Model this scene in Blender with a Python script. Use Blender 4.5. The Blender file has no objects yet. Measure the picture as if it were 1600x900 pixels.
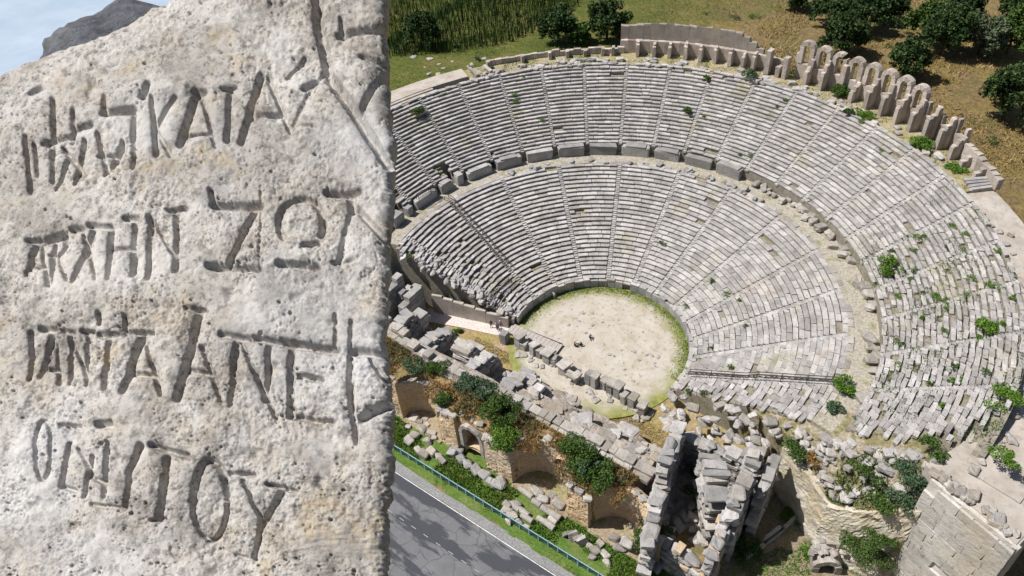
import bpy, math, random
import numpy as np
from mathutils import Matrix, Vector, Euler
R = math.radians
random.seed(7); rng = np.random.default_rng(7)
scn = bpy.context.scene
COL = scn.collection

# ------------------------------------------------------------------ camera
# world axes: X along the stage, +Y towards the seating, orchestra centre at the origin, metres
FPX = 1196.0; A31 = R(31)
def rot31(v): return np.array([v[0]*math.cos(A31)-v[1]*math.sin(A31), v[0]*math.sin(A31)+v[1]*math.cos(A31), v[2]])
CAM = rot31(np.array([0, -84.35, 89.5]))
CR = rot31(np.array([0.9934112, 0.09321308, -0.06667467]))
CU = rot31(np.array([-0.01363153, 0.67375576, 0.73882837]))
CF = rot31(np.array([-0.11379091, 0.7330515, -0.67058716]))
cd = bpy.data.cameras.new('camera'); cam = bpy.data.objects.new('camera', cd); COL.objects.link(cam)
cd.sensor_width = 36; cd.lens = 36*FPX/1600; cd.clip_start = 0.1; cd.clip_end = 6000
m = Matrix.Identity(4)
for i in range(3):
    m[i][0] = CR[i]; m[i][1] = CU[i]; m[i][2] = -CF[i]; m[i][3] = CAM[i]
cam.matrix_world = m
scn.camera = cam

# ------------------------------------------------------------------ sky, sun, exposure
SUN_AZ, SUN_EL = 212.0, 58.0
w = bpy.data.worlds.new('World'); scn.world = w; w.use_nodes = True
nt = w.node_tree; nt.nodes.clear()
o_ = nt.nodes.new('ShaderNodeOutputWorld'); b_ = nt.nodes.new('ShaderNodeBackground'); s_ = nt.nodes.new('ShaderNodeTexSky')
s_.sky_type = 'NISHITA'; s_.sun_disc = False; s_.sun_elevation = R(SUN_EL); s_.sun_rotation = R(90-SUN_AZ); s_.air_density = 1.0; s_.dust_density = 1.2
b_.inputs[1].default_value = 0.055
nt.links.new(s_.outputs[0], b_.inputs[0]); nt.links.new(b_.outputs[0], o_.inputs[0])
sd = bpy.data.lights.new('sun', 'SUN'); sd.energy = 4.8; sd.angle = R(0.55); sd.color = (1, .965, .92)
so = bpy.data.objects.new('sun', sd); COL.objects.link(so)
SV = Vector((math.cos(R(SUN_EL))*math.cos(R(SUN_AZ)), math.cos(R(SUN_EL))*math.sin(R(SUN_AZ)), math.sin(R(SUN_EL))))
so.rotation_euler = SV.to_track_quat('Z', 'Y').to_euler(); so.location = (0, 0, 150)
scn.view_settings.view_transform = 'Standard'; scn.view_settings.look = 'None'
scn.view_settings.exposure = 0.3; scn.view_settings.gamma = 1

# ------------------------------------------------------------------ projection helpers
def ray(px, py):
    d = CF*FPX + CR*(px-800) - CU*(py-450)
    return d/np.linalg.norm(d)
def atz(px, py, z):
    d = ray(px, py); return CAM + d*((z-CAM[2])/d[2])
def proj(P):
    d = np.asarray(P, float)-CAM; z = d@CF
    return 800+FPX*(d@CR)/z, 450-FPX*(d@CU)/z
def XA(a): return R(a+31)          # photo-frame angle to world angle
def smooth(a, b, x):
    t = np.clip((np.asarray(x, float)-a)/(b-a), 0, 1); return t*t*(3-2*t)

# value noise on numpy arrays
_T = rng.random((256, 256))
def vn(x, y):
    x = np.asarray(x, float); y = np.asarray(y, float)
    xi = np.floor(x).astype(int); yi = np.floor(y).astype(int); fx = x-xi; fy = y-yi
    fx = fx*fx*(3-2*fx); fy = fy*fy*(3-2*fy)
    g = lambda a, b: _T[a % 256, b % 256]
    return (g(xi, yi)*(1-fx)+g(xi+1, yi)*fx)*(1-fy)+(g(xi, yi+1)*(1-fx)+g(xi+1, yi+1)*fx)*fy
def fbm(x, y, o=4):
    s = 0; a = .5
    for k in range(o):
        s = s+a*(vn(x*2**k+17*k, y*2**k+31*k)-.5)*2; a *= .5
    return s

# ------------------------------------------------------------------ materials
def mat_new(name):
    m = bpy.data.materials.new(name); m.use_nodes = True
    n = m.node_tree.nodes; l = m.node_tree.links
    b = n['Principled BSDF']; b.inputs['Roughness'].default_value = .9
    b.inputs['Specular IOR Level'].default_value = .2
    return m, n, l, b
def noise(n, l, vec, scale, detail=5, rough=.6):
    t = n.new('ShaderNodeTexNoise'); t.inputs['Scale'].default_value = scale; t.inputs['Detail'].default_value = detail
    t.inputs['Roughness'].default_value = rough; l.new(vec, t.inputs['Vector']); return t.outputs[0]
def ramp(n, l, fac, stops):
    r = n.new('ShaderNodeValToRGB'); e = r.color_ramp.elements
    while len(e) < len(stops): e.new(.5)
    for q, (p, c) in zip(e, stops):
        q.position = p; q.color = (*c, 1) if len(c) == 3 else c
    l.new(fac, r.inputs[0]); return r.outputs[0]
def mixc(n, l, fac, a, b, mode='MIX'):
    x = n.new('ShaderNodeMix'); x.data_type = 'RGBA'; x.blend_type = mode
    for inp, v in ((x.inputs[0], fac), (x.inputs[6], a), (x.inputs[7], b)):
        if hasattr(v, 'is_linked') or hasattr(v, 'links'): l.new(v, inp)
        elif isinstance(v, (int, float)): inp.default_value = v
        else: inp.default_value = (*v, 1)
    return x.outputs[2]
def pos(n): return n.new('ShaderNodeNewGeometry').outputs['Position']
def rnd(n, l):
    g = n.new('ShaderNodeNewGeometry'); o = n.new('ShaderNodeObjectInfo')
    a = n.new('ShaderNodeMath'); a.operation = 'ADD'; l.new(g.outputs['Random Per Island'], a.inputs[0]); l.new(o.outputs['Random'], a.inputs[1])
    f = n.new('ShaderNodeMath'); f.operation = 'FRACT'; l.new(a.outputs[0], f.inputs[0]); return f.outputs[0]
def bump(n, l, b, h, strength, dist):
    u = n.new('ShaderNodeBump'); u.inputs['Strength'].default_value = strength; u.inputs['Distance'].default_value = dist
    l.new(h, u.inputs['Height']); l.new(u.outputs[0], b.inputs['Normal'])
def stone(name, cols, spot=(.12, .115, .11), scale=.6, spots=.5, var=.28, bd=.12, fine=3.0, warm=(.36, .28, .19), warmth=.25, moss=0):
    m, n, l, b = mat_new(name); P = pos(n)
    c = ramp(n, l, noise(n, l, P, scale, 6, .65), [(.3, cols[0]), (.5, cols[1]), (.7, cols[2])])
    wf = ramp(n, l, noise(n, l, P, scale*.35, 3), [(.52, (0, 0, 0)), (.7, (warmth,)*3)])
    c = mixc(n, l, wf, c, warm)
    f = ramp(n, l, noise(n, l, P, fine, 6, .75), [(.52, (0, 0, 0)), (.66, (spots,)*3)])
    c = mixc(n, l, f, c, spot)
    if moss:
        f = ramp(n, l, noise(n, l, P, .13, 6, .7), [(.56, (0, 0, 0)), (.7, (moss,)*3)])
        c = mixc(n, l, f, c, (.33, .29, .13))
    hs = n.new('ShaderNodeHueSaturation'); mr = n.new('ShaderNodeMapRange')
    l.new(rnd(n, l), mr.inputs[0]); mr.inputs[3].default_value = 1-var; mr.inputs[4].default_value = 1+var*.7
    l.new(mr.outputs[0], hs.inputs['Value']); l.new(c, hs.inputs['Color']); l.new(hs.outputs[0], b.inputs['Base Color'])
    bump(n, l, b, noise(n, l, P, fine*1.7, 7, .7), .9, bd)
    return m
M = {}
M['seat'] = stone('limestone_seat', [(.29, .275, .265), (.42, .4, .385), (.53, .51, .49)], spots=.6, moss=.45, var=.24)
M['seat_worn'] = stone('limestone_worn', [(.36, .34, .325), (.48, .455, .44), (.58, .555, .54)], spots=.5, bd=.25, moss=.4, var=.26)
M['grey'] = stone('grey_limestone', [(.26, .25, .245), (.34, .33, .32), (.43, .42, .41)], spots=.5, bd=.15)
M['pale'] = stone('pale_limestone', [(.31, .28, .25), (.41, .38, .345), (.52, .49, .455)], spots=.5, bd=.2, moss=.3)
M['arcade'] = stone('arcade_stone', [(.37, .31, .27), (.46, .4, .35), (.53, .47, .42)], spots=.35, bd=.15, fine=2.2)
M['ochre'] = stone('ochre_masonry', [(.5, .35, .2), (.6, .45, .29), (.64, .52, .38)], spot=(.26, .18, .11), scale=.35, spots=.5, var=.12, bd=.25, fine=2.4, warm=(.5, .45, .38), warmth=.5)
M['plaster'] = stone('grey_retaining_wall', [(.4, .37, .33), (.5, .47, .43), (.58, .555, .52)], spot=(.24, .22, .19), scale=.25, spots=.75, var=.12, bd=.15, fine=1.2, warm=(.5, .4, .26), warmth=.5)
M['yellow'] = stone('yellow_rubble_wall', [(.5, .42, .27), (.6, .54, .42), (.64, .61, .55)], spot=(.26, .22, .15), scale=.3, spots=.5, var=.15, bd=.3, fine=1.5)
M['concrete'] = stone('concrete_terrace', [(.33, .285, .24), (.42, .375, .33), (.48, .435, .39)], spot=(.25, .215, .17), scale=.4, spots=.6, var=.05, bd=.06, fine=1.3, warmth=.25)
def soil(name, stops, sc=.25, fine=2.0, bd=.15, patch=None):
    m, n, l, b = mat_new(name); P = pos(n)
    c = ramp(n, l, noise(n, l, P, sc, 7, .65), stops)
    d = ramp(n, l, noise(n, l, P, fine, 6, .75), [(.35, (.62, .62, .62)), (.65, (1.3, 1.3, 1.3))])
    c = mixc(n, l, 1.0, c, d, 'MULTIPLY')
    if patch:
        f = ramp(n, l, noise(n, l, P, patch[0], 5), [(patch[2], (0, 0, 0)), (patch[2]+.1, (1, 1, 1))])
        c = mixc(n, l, f, c, patch[1])
    l.new(c, b.inputs['Base Color'])
    bump(n, l, b, noise(n, l, P, fine*2, 7, .7), .8, bd)
    return m
M['fill'] = soil('seat_fill_soil', [(.3, (.2, .175, .14)), (.5, (.29, .26, .215)), (.65, (.2, .2, .1)), (.8, (.36, .33, .29))], .5, 3)
M['earth'] = soil('dry_earth', [(.3, (.27, .2, .13)), (.5, (.36, .3, .21)), (.62, (.22, .21, .08)), (.8, (.4, .36, .28))], .35, 2.5)
M['bank'] = soil('bank_earth', [(.3, (.14, .13, .055)), (.48, (.24, .17, .08)), (.6, (.3, .2, .09)), (.8, (.3, .25, .17))], .4, 2.5)
M['verge'] = soil('verge_grass_ground', [(.3, (.06, .11, .02)), (.5, (.1, .17, .03)), (.75, (.2, .2, .08))], .4, 3)
M['walk'] = soil('walkway_paving', [(.3, (.3, .27, .2)), (.5, (.42, .38, .32)), (.65, (.24, .23, .12)), (.8, (.46, .43, .38))], .5, 3)
M['rubble'] = soil('rubble_core', [(.3, (.26, .22, .18)), (.5, (.38, .33, .28)), (.7, (.46, .42, .38)), (.85, (.5, .44, .33))], .5, 2.2, .35)
def leaf(name, a, b2, c3):
    m, n, l, b = mat_new(name)
    c = ramp(n, l, rnd(n, l), [(.0, a), (.55, b2), (1., c3)])
    l.new(c, b.inputs['Base Color']); b.inputs['Roughness'].default_value = .7
    b.inputs['Transmission Weight'].default_value = 0
    return m
M['leaf_dark'] = leaf('leaf_dark', (.012, .03, .01), (.03, .06, .015), (.075, .115, .03))
M['leaf_mid'] = leaf('leaf_mid', (.028, .05, .012), (.055, .11, .018), (.1, .16, .035))
M['leaf_grey'] = leaf('leaf_grey', (.05, .07, .035), (.09, .12, .06), (.15, .17, .1))
M['leaf_bright'] = leaf('leaf_bright', (.05, .11, .012), (.09, .18, .02), (.16, .25, .04))
M['leaf_blue'] = leaf('leaf_bluegreen', (.04, .075, .04), (.07, .12, .06), (.11, .16, .08))
M['straw'] = leaf('straw', (.2, .14, .05), (.3, .22, .08), (.38, .3, .14))
M['rust'] = leaf('rust_weed', (.16, .09, .03), (.25, .15, .05), (.32, .22, .09))
M['bark'] = stone('bark', [(.06, .045, .03), (.09, .07, .05), (.13, .1, .07)], bd=.05)
def plain(name, c, rough=.7, metal=0):
    m, n, l, b = mat_new(name); P = pos(n)
    v = ramp(n, l, noise(n, l, P, 5, 5), [(.3, tuple(x*.8 for x in c)), (.7, tuple(min(1, x*1.15) for x in c))])
    l.new(v, b.inputs['Base Color']); b.inputs['Roughness'].default_value = rough; b.inputs['Metallic'].default_value = metal
    return m
M['rail'] = plain('dark_rail_wood', (.06, .05, .045))
M['plank'] = plain('weathered_plank', (.4, .36, .33), .85)
M['fence'] = plain('pale_blue_fence_paint', (.24, .38, .42), .5)
M['fence_mesh'] = plain('fence_wire', (.05, .12, .13), .5)
M['paint'] = soil('white_road_paint', [(.3, (.45, .45, .44)), (.5, (.72, .72, .7)), (.8, (.78, .78, .76))], 1.5, 6, .005)

# ------------------------------------------------------------------ mesh helpers
def tag(o, label=None, cat=None, group=None, kind=None):
    if label: o['label'] = label
    if cat: o['category'] = cat
    if group: o['group'] = group
    if kind: o['kind'] = kind
    return o
def empty(name, loc, label, cat, group=None):
    o = bpy.data.objects.new(name, None); COL.objects.link(o); o.location = loc; o.empty_display_size = .2
    return tag(o, label, cat, group)
def mesh_obj(name, verts, faces, mat, parent=None, smooth_=False, loc=None):
    me = bpy.data.meshes.new(name); me.from_pydata([tuple(v) for v in verts], [], faces)
    me.materials.append(mat)
    if smooth_: me.polygons.foreach_set('use_smooth', [True]*len(me.polygons))
    me.update()
    o = bpy.data.objects.new(name, me); COL.objects.link(o)
    if loc is not None: o.location = loc
    if parent is not None:
        o.parent = parent
        if loc is None: o.location = -Vector(parent.location)       # mesh given in world metres
        else: o.location = Vector(loc)-Vector(parent.location)
    return o
class MB:
    def __init__(s): s.v = []; s.f = []; s.n = 0
    def add(s, v, f):
        s.v.append(np.asarray(v, float)); k = s.n
        s.f += [tuple(i+k for i in q) for q in f]; s.n += len(v)
    def build(s, name, mat, parent=None, smooth_=False):
        if not s.v: s.v = [np.zeros((0, 3))]
        return mesh_obj(name, np.vstack(s.v), s.f, mat, parent, smooth_)
def TM(loc, size=(1, 1, 1), rz=0, rx=0, ry=0):
    return Matrix.Translation(Vector(loc)) @ Euler((rx, ry, rz)).to_matrix().to_4x4() @ Matrix.Diagonal((*size, 1))
def xf(v, m):
    a = np.array(m); return v@a[:3, :3].T+a[:3, 3]
# chamfered unit block, 44 triangles, several uneven variants
def chamfer_block(c=.07, jit=.03, seed=0):
    r = np.random.default_rng(seed); v = []; idx = {}
    for sx in (-1, 1):
        for sy in (-1, 1):
            for sz in (-1, 1):
                j = (r.random(3)-.5)*2*jit
                for ax in range(3):
                    p = np.array([sx, sy, sz])*(.5-c); p[ax] = (.5)*[sx, sy, sz][ax]
                    idx[(sx, sy, sz, ax)] = len(v); v.append(p+j)
    f = []
    for ax in range(3):
        o1, o2 = [(1, 2), (2, 0), (0, 1)][ax]
        for s in (-1, 1):
            q = []
            for a, b in ((-1, -1), (1, -1), (1, 1), (-1, 1)):
                k = [0, 0, 0]; k[ax] = s; k[o1] = a; k[o2] = b; q.append(idx[(*k, ax)])
            f.append(tuple(q if s > 0 else q[::-1]))
    for ax in range(3):
        o1, o2 = [(1, 2), (2, 0), (0, 1)][ax]
        for a in (-1, 1):
            for b in (-1, 1):
                k0 = [0, 0, 0]; k0[ax] = -1; k0[o1] = a; k0[o2] = b; k1 = list(k0); k1[ax] = 1
                q = (idx[(*k0, o1)], idx[(*k1, o1)], idx[(*k1, o2)], idx[(*k0, o2)])
                f.append(q if a*b < 0 else q[::-1])
    for sx in (-1, 1):
        for sy in (-1, 1):
            for sz in (-1, 1):
                q = tuple(idx[(sx, sy, sz, ax)] for ax in range(3)); f.append(q if sx*sy*sz > 0 else q[::-1])
    return np.array(v), f
BLK = [chamfer_block(.018+.03*(i % 3)/2, .012+.014*(i % 4), i) for i in range(10)]
WORN = [chamfer_block(.1+.06*(i % 3), .10+.035*(i % 3), 50+i) for i in range(10)]
# seat block: unit length/depth/height, overhanging front lip. local x tangent, y outwards from front edge, z=0 top
def seat_proto(seed, jit):   # each variant differs in wear
    r = np.random.default_rng(100+seed)
    pr_ = [(0.0, -.03), (.03, 0), (1, 0), (1, -1), (.17, -1), (.17, -.48), (0, -.36)]
    v = []
    for x in (-.5, .5):
        for y, z in pr_: v.append((x+(r.random()-.5)*jit*.6, y+(r.random()-.5)*jit*.7, z+(r.random()-.5)*jit))
    k = len(pr_)
    f = [(i, (i+1) % k, k+(i+1) % k, k+i) for i in range(k)]+[tuple(range(k))[::-1], tuple(range(k, 2*k))]
    return np.array(v), f
SEAT = [seat_proto(i, .06) for i in range(8)]
SEATW = [seat_proto(20+i, .28) for i in range(8)]
SHARED = {}
def shared(key, proto, mat):
    if (key, mat.name) not in SHARED:
        me = bpy.data.meshes.new(key); me.from_pydata([tuple(v) for v in proto[0]], [], proto[1]); me.materials.append(mat); me.update()
        SHARED[(key, mat.name)] = me
    return SHARED[(key, mat.name)]
def place(name, me, M4, parent=None):
    o = bpy.data.objects.new(name, me); COL.objects.link(o)
    if parent is not None:
        o.parent = parent; M4 = Matrix.Translation(-Vector(parent.location)) @ M4
    o.matrix_basis = M4
    return o
def blk(name, loc, size, mat, parent=None, rz=0, rx=0, ry=0, worn=False):
    P = WORN if worn else BLK; i = random.randrange(10)
    return place(name, shared('%s_%d' % ('worn_block' if worn else 'ashlar_block', i), P[i], mat), TM(loc, size, rz, rx, ry), parent)
def sub(child, par):
    child.parent = par; child.matrix_parent_inverse = par.matrix_basis.inverted()
    return child
def grid_obj(name, X, Y, Z, mat, parent=None, smooth_=False, mask=None):
    a, b = Z.shape; v = np.stack([X, Y, Z], -1).reshape(-1, 3)
    i = np.arange(a*b).reshape(a, b)
    q = np.stack([i[:-1, :-1], i[1:, :-1], i[1:, 1:], i[:-1, 1:]], -1).reshape(-1, 4)
    if mask is not None: q = q[mask.reshape(-1)]
    me = bpy.data.meshes.new(name); me.vertices.add(len(v)); me.vertices.foreach_set('co', v.reshape(-1))
    me.loops.add(len(q)*4); me.loops.foreach_set('vertex_index', q.reshape(-1))
    me.polygons.add(len(q)); me.polygons.foreach_set('loop_start', np.arange(len(q))*4)
    me.polygons.foreach_set('use_smooth', np.full(len(q), smooth_))
    me.materials.append(mat); me.update(calc_edges=True); me.validate()
    o = bpy.data.objects.new(name, me); COL.objects.link(o)
    if parent is not None: o.parent = parent; o.location = -Vector(parent.location)
    return o

# ------------------------------------------------------------------ heights of the place
R0 = 14.0; NL = 27; RL = 14.45; DL = .75; ZL = 1.35; HL = .385
R1 = RL+NL*DL; ZD = ZL+NL*HL
RW = 37.3; NU = 22; RU = 38.5; DU = .612; ZU = 13.45; HU = .427
R3 = RU+NU*DU; ZG = ZU+NU*HU; RG = 57.0
A_LO, A_HI = -44.0, 164.0           # photo-frame angles of the two ends of the seating
VOM = [(151.5, 1.3), (133.5, 1.3), (121.0, 1.2)]
def stage_z(X, Y):
    X = np.asarray(X, float); Y = np.asarray(Y, float)
    n = fbm(X*.35, Y*.35)
    bankz = 6.9-.02*(X+10)+n*.5
    corr = np.where(X < -2, -.6, 4.6-.05*X)+n*.6
    frons = np.where(X < -4, 2.0, 3.0-.05*(X))+n*1.2
    front = -.2+0*X
    z = np.where(Y < -21.3, bankz, np.where(Y < -19.3, 6.9-.06*np.maximum(0, X+6)+n*.6, np.where(Y < -15.9, corr, np.where(Y < -13.2, frons, front))))
    z = np.where(X > 19, np.where(Y < -13.2, .2+n*1.0, front), z)
    z = np.where(X > 31.6, -1, z)
    return z
def base_z(X, Y):   # plain in front, hillside behind the seating
    X = np.asarray(X, float); Y = np.asarray(Y, float)
    h = 18.5*smooth(-25, 40, Y)*(1-.3*smooth(20, 70, X))*smooth(-105, -75, X)
    return h-1.05
def cavea_end(X): return -(4.2+(X-16)*.235)
def w1(X): return np.where(X < 40, -9-(X-33)*.64, -13.5-(X-40)*.12)
def seat_z(r):
    r = np.asarray(r, float)
    z = np.where(r < R0+.25, 0, ZL)
    k = np.clip(np.floor((r-RL)/DL), -1, NL-1); z = np.where(r >= RL, ZL+(k+1)*HL, z)
    z = np.where(r >= R1, ZD, z)
    k = np.clip(np.floor((r-RU)/DU), -1, NU-1); z = np.where(r >= RU-1.0, ZU+(k+1)*HU, z)
    z = np.where(r >= R3, ZG-.35, z)
    return z
def Hgt(X, Y):
    r = math.hypot(X, Y); a = math.degrees(math.atan2(Y, X))-31
    if a < -100: a += 360
    if A_LO <= a <= A_HI and r < RG: return float(seat_z(r))
    if r < R0: return 0.
    if 14 < X < 49 and -17 < Y <= cavea_end(X)+1.5 and X > 32: return float(slope_z(X, Y))
    if -40 < X < 32 and -27.6 < Y < -13.2: return float(stage_z(X, Y))
    if Y > -13.3 and r < 50: return -.2
    return float(base_z(X, Y)) if r > RG else -1.
def slope_z(X, Y):
    X = np.asarray(X, float); Y = np.asarray(Y, float)
    d = np.maximum(cavea_end(X)-Y, 0); zc = seat_z(np.abs(X)/math.cos(R(13)))
    n = fbm(X*.5+9, Y*.5)
    z = zc-.5-2.3*d+n*1.6*np.minimum(d, 1)
    sh = np.where(X > 32.5, 7.6+n*.8+.12*(X-33), -.4)
    z = np.maximum(z, np.where(Y > w1(X), sh, -1.05))
    return np.where(Y < w1(X), -1.05, z)
def hit(px, py, tmax=260):
    d = ray(px, py); t = 60.
    while t < tmax:
        P = CAM+d*t
        if P[2] <= Hgt(P[0], P[1]): return P
        t += .12
    return P
def camdist(p): return float(np.linalg.norm(np.asarray(p)-CAM))

# ================================================================== THE SETTING
# outer ground: one sheet to the horizon
def ground_mat():
    m, n, l, b = mat_new('field_ground'); P = pos(n)
    dry = ramp(n, l, noise(n, l, P, .09, 7, .7), [(.3, (.13, .1, .04)), (.45, (.22, .165, .06)), (.55, (.2, .14, .07)), (.65, (.13, .13, .035)), (.8, (.28, .23, .15))])
    wet = ramp(n, l, noise(n, l, P, .12, 7, .7), [(.3, (.06, .075, .015)), (.5, (.095, .11, .022)), (.62, (.14, .13, .04)), (.8, (.2, .17, .08))])
    sx = n.new('ShaderNodeSeparateXYZ'); l.new(P, sx.inputs[0])
    ad = n.new('ShaderNodeMath'); ad.operation = 'MULTIPLY_ADD'; l.new(noise(n, l, P, .05, 4), ad.inputs[0]); ad.inputs[1].default_value = 40; l.new(sx.outputs[0], ad.inputs[2])
    mr = n.new('ShaderNodeMapRange'); l.new(ad.outputs[0], mr.inputs[0]); mr.inputs[1].default_value = -18; mr.inputs[2].default_value = 8
    c = mixc(n, l, mr.outputs[0], wet, dry)
    d = ramp(n, l, noise(n, l, P, 1.6, 6, .75), [(.35, (.55, .55, .55)), (.65, (1.35, 1.35, 1.35))])
    l.new(mixc(n, l, 1., c, d, 'MULTIPLY'), b.inputs['Base Color']); bump(n, l, b, noise(n, l, P, 2.5, 7, .7), .8, .4)
    return m
M['ground'] = ground_mat()
rr = np.concatenate([[0, 20, 45, 56.2, 57.4], np.linspace(58.5, 130, 60), np.geomspace(134, 4500, 26)])
th = np.linspace(0, 2*math.pi, 361)
RR, TT = np.meshgrid(rr, th, indexing='ij'); X = RR*np.cos(TT); Y = RR*np.sin(TT)
Z = base_z(X, Y)+fbm(X*.06, Y*.06)*.9*smooth(60, 75, RR)*smooth(-10, 20, Y)*smooth(-105, -75, X)
Z = np.where(RR < 57, -1.05, Z)
tag(grid_obj('ground', X, Y, Z, M['ground'], smooth_=True), kind='structure')
def slab(name, poly, z0, z1, mat, kind='structure', parent=None):
    k = len(poly); v = [(x, y, z1) for x, y in poly]+[(x, y, z0) for x, y in poly]
    f = [tuple(range(k))]+[(i+k, (i+1) % k+k, (i+1) % k, i) for i in range(k)]
    o = mesh_obj(name, v, f, mat, parent)
    if kind: tag(o, kind=kind)
    return o
# pale pond sheet added far left, its colour standing in for bright sky
mw, n, l, b = mat_new('sky_stand_in_blue'); P = pos(n)
l.new(ramp(n, l, noise(n, l, P, .05, 4), [(.35, (.36, .44, .53)), (.65, (.45, .52, .6))]), b.inputs['Base Color'])
b.inputs['Roughness'].default_value = .12; b.inputs['Specular IOR Level'].default_value = .5; bump(n, l, b, noise(n, l, P, 1.5, 4), .2, .05)
slab('sky_stand_in', [(-335+190*math.cos(t)*(1+.05*math.sin(3*t)), 0+105*math.sin(t)) for t in np.linspace(0, 2*math.pi, 61)[:-1]], -1.2, -.9, mw)

# road, shoulder, markings
ma, n, l, b = mat_new('asphalt'); P = pos(n)
base = ramp(n, l, noise(n, l, P, .5, 6, .7), [(.3, (.13, .13, .135)), (.7, (.175, .175, .18))])
mp = n.new('ShaderNodeMapping'); mp.inputs['Scale'].default_value = (.09, .34, 1); l.new(P, mp.inputs[0])
pf = ramp(n, l, noise(n, l, mp.outputs[0], 1., 7, .62), [(.485, (0, 0, 0)), (.53, (1, 1, 1))])
crk = n.new('ShaderNodeTexVoronoi'); crk.feature = 'DISTANCE_TO_EDGE'; crk.inputs['Scale'].default_value = .35; wv = n.new('ShaderNodeVectorMath'); wv.operation = 'ADD'; l.new(P, wv.inputs[0]); nz_ = n.new('ShaderNodeTexNoise'); nz_.inputs['Scale'].default_value = .8; l.new(P, nz_.inputs['Vector']); l.new(nz_.outputs[1], wv.inputs[1]); l.new(wv.outputs[0], crk.inputs['Vector'])
cf = ramp(n, l, crk.outputs[0], [(.008, (.6, .6, .6)), (.02, (0, 0, 0))])
cl_ = mixc(n, l, cf, mixc(n, l, pf, base, (.062, .065, .075)), (.05, .05, .055))
l.new(cl_, b.inputs['Base Color']); bump(n, l, b, noise(n, l, P, 20, 4), .4, .01)
slab('road', [(-160, -47.5), (120, -47.5), (120, -35.2), (-160, -35.2)], -1.3, -1.0, ma)
ms = soil('shoulder_tarmac', [(.3, (.2, .2, .2)), (.7, (.27, .265, .26))], .5, 4, .02)
k = np.linspace(-160, 120, 141)
edge = [(x, -33.95+.25*float(fbm(x*.3, 2.))) for x in k]
slab('road_shoulder', [(-160, -35.21), (120, -35.21)]+edge[::-1], -1.3, -.996, ms)
for i, xx in enumerate(range(-150, 110, 10)):
    slab('edge_line', [(xx, -35.4), (xx+9.98, -35.4), (xx+9.98, -35.3), (xx, -35.3)], -1.0, -.99, M['paint'])
M['paint_old'] = plain('worn_road_paint', (.34, .34, .34), .9)
for xx in np.arange(-30, 30, 2.15):
    slab('centre_dash', [(xx, -40.4), (xx+.8, -40.4), (xx+.8, -40.31), (xx, -40.31)], -1.0, -.993, M['paint_old'])
# green verge between fence and facade
gx, gy = np.meshgrid(np.linspace(-60, 60, 240), np.linspace(-34.1, -22, 40), indexing='ij')
tag(grid_obj('verge', gx, gy, -.97+.12*fbm(gx*.4, gy*.4)-.05*(gy < -33.6), M['verge'], smooth_=True), kind='structure')

# orchestra floor
mo, n, l, b = mat_new('orchestra_sand'); P = pos(n)
sx = n.new('ShaderNodeVectorMath'); sx.operation = 'LENGTH'; l.new(P, sx.inputs[0])
c = ramp(n, l, noise(n, l, P, .35, 7, .65), [(.3, (.33, .28, .2)), (.46, (.43, .385, .32)), (.7, (.5, .465, .42))])
dk = ramp(n, l, noise(n, l, P, 1.3, 6, .7), [(.54, (0, 0, 0)), (.64, (.7, .7, .7))]); c = mixc(n, l, dk, c, (.25, .22, .15))
na = n.new('ShaderNodeMath'); na.operation = 'MULTIPLY_ADD'; l.new(noise(n, l, P, .6, 6, .7), na.inputs[0]); na.inputs[1].default_value = 7; l.new(sx.outputs['Value'], na.inputs[2])
gf = ramp(n, l, na.outputs[0], [(0, (0, 0, 0)), (1, (1, 1, 1))])
mr = n.new('ShaderNodeMapRange'); l.new(na.outputs[0], mr.inputs[0]); mr.inputs[1].default_value = 14.6; mr.inputs[2].default_value = 17.2
gr = ramp(n, l, noise(n, l, P, 1.2, 6), [(.35, (.13, .16, .03)), (.6, (.28, .27, .09))])
c = mixc(n, l, mr.outputs[0], c, gr); l.new(c, b.inputs['Base Color']); bump(n, l, b, noise(n, l, P, 3, 7, .7), .6, .08)
ra = np.linspace(0, R0+.4, 40); ta = np.linspace(0, 2*math.pi, 120); RA, TA = np.meshgrid(ra, ta, indexing='ij')
tag(grid_obj('orchestra_floor', RA*np.cos(TA), RA*np.sin(TA), .05*fbm(RA*np.cos(TA)*.5, RA*np.sin(TA)*.5), mo, smooth_=True), kind='structure')
# ground of the stage front and both side passages
gx, gy = np.meshgrid(np.linspace(-44, 33, 180), np.linspace(-16.5, -2.5, 60), indexing='ij')
M['stagefloor'] = soil('stage_front_ground', [(.3, (.2, .18, .06)), (.45, (.33, .26, .11)), (.55, (.3, .22, .11)), (.7, (.46, .41, .33))], .3, 2.5)
tag(grid_obj('stage_front_ground', gx, gy, -.28+.08*fbm(gx*.5, gy*.5)+.16*smooth(-9.5, -7.5, gy), M['stagefloor'], smooth_=True), kind='structure')
M['path'] = soil('pale_gravel_path', [(.3, (.56, .49, .45)), (.7, (.64, .57, .53))], .5, 4, .03)
slab('passage_path', [(-29, -11.2), (-21, -8.5), (-17.5, -7.5), (-13.9, -6.4), (-13.4, -3.6), (-29, -8.0)], -.4, .02, M['path'])
# floor at the right-hand passage below the big wall
M['courtfloor'] = soil('court_floor', [(.3, (.2, .16, .1)), (.5, (.28, .23, .16)), (.7, (.17, .18, .07))], .4, 3)
slab('court_floor', [(31, -32), (60, -32), (60, -11), (50, -9), (31, -5)], -1.2, -.93, M['courtfloor'])

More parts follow.
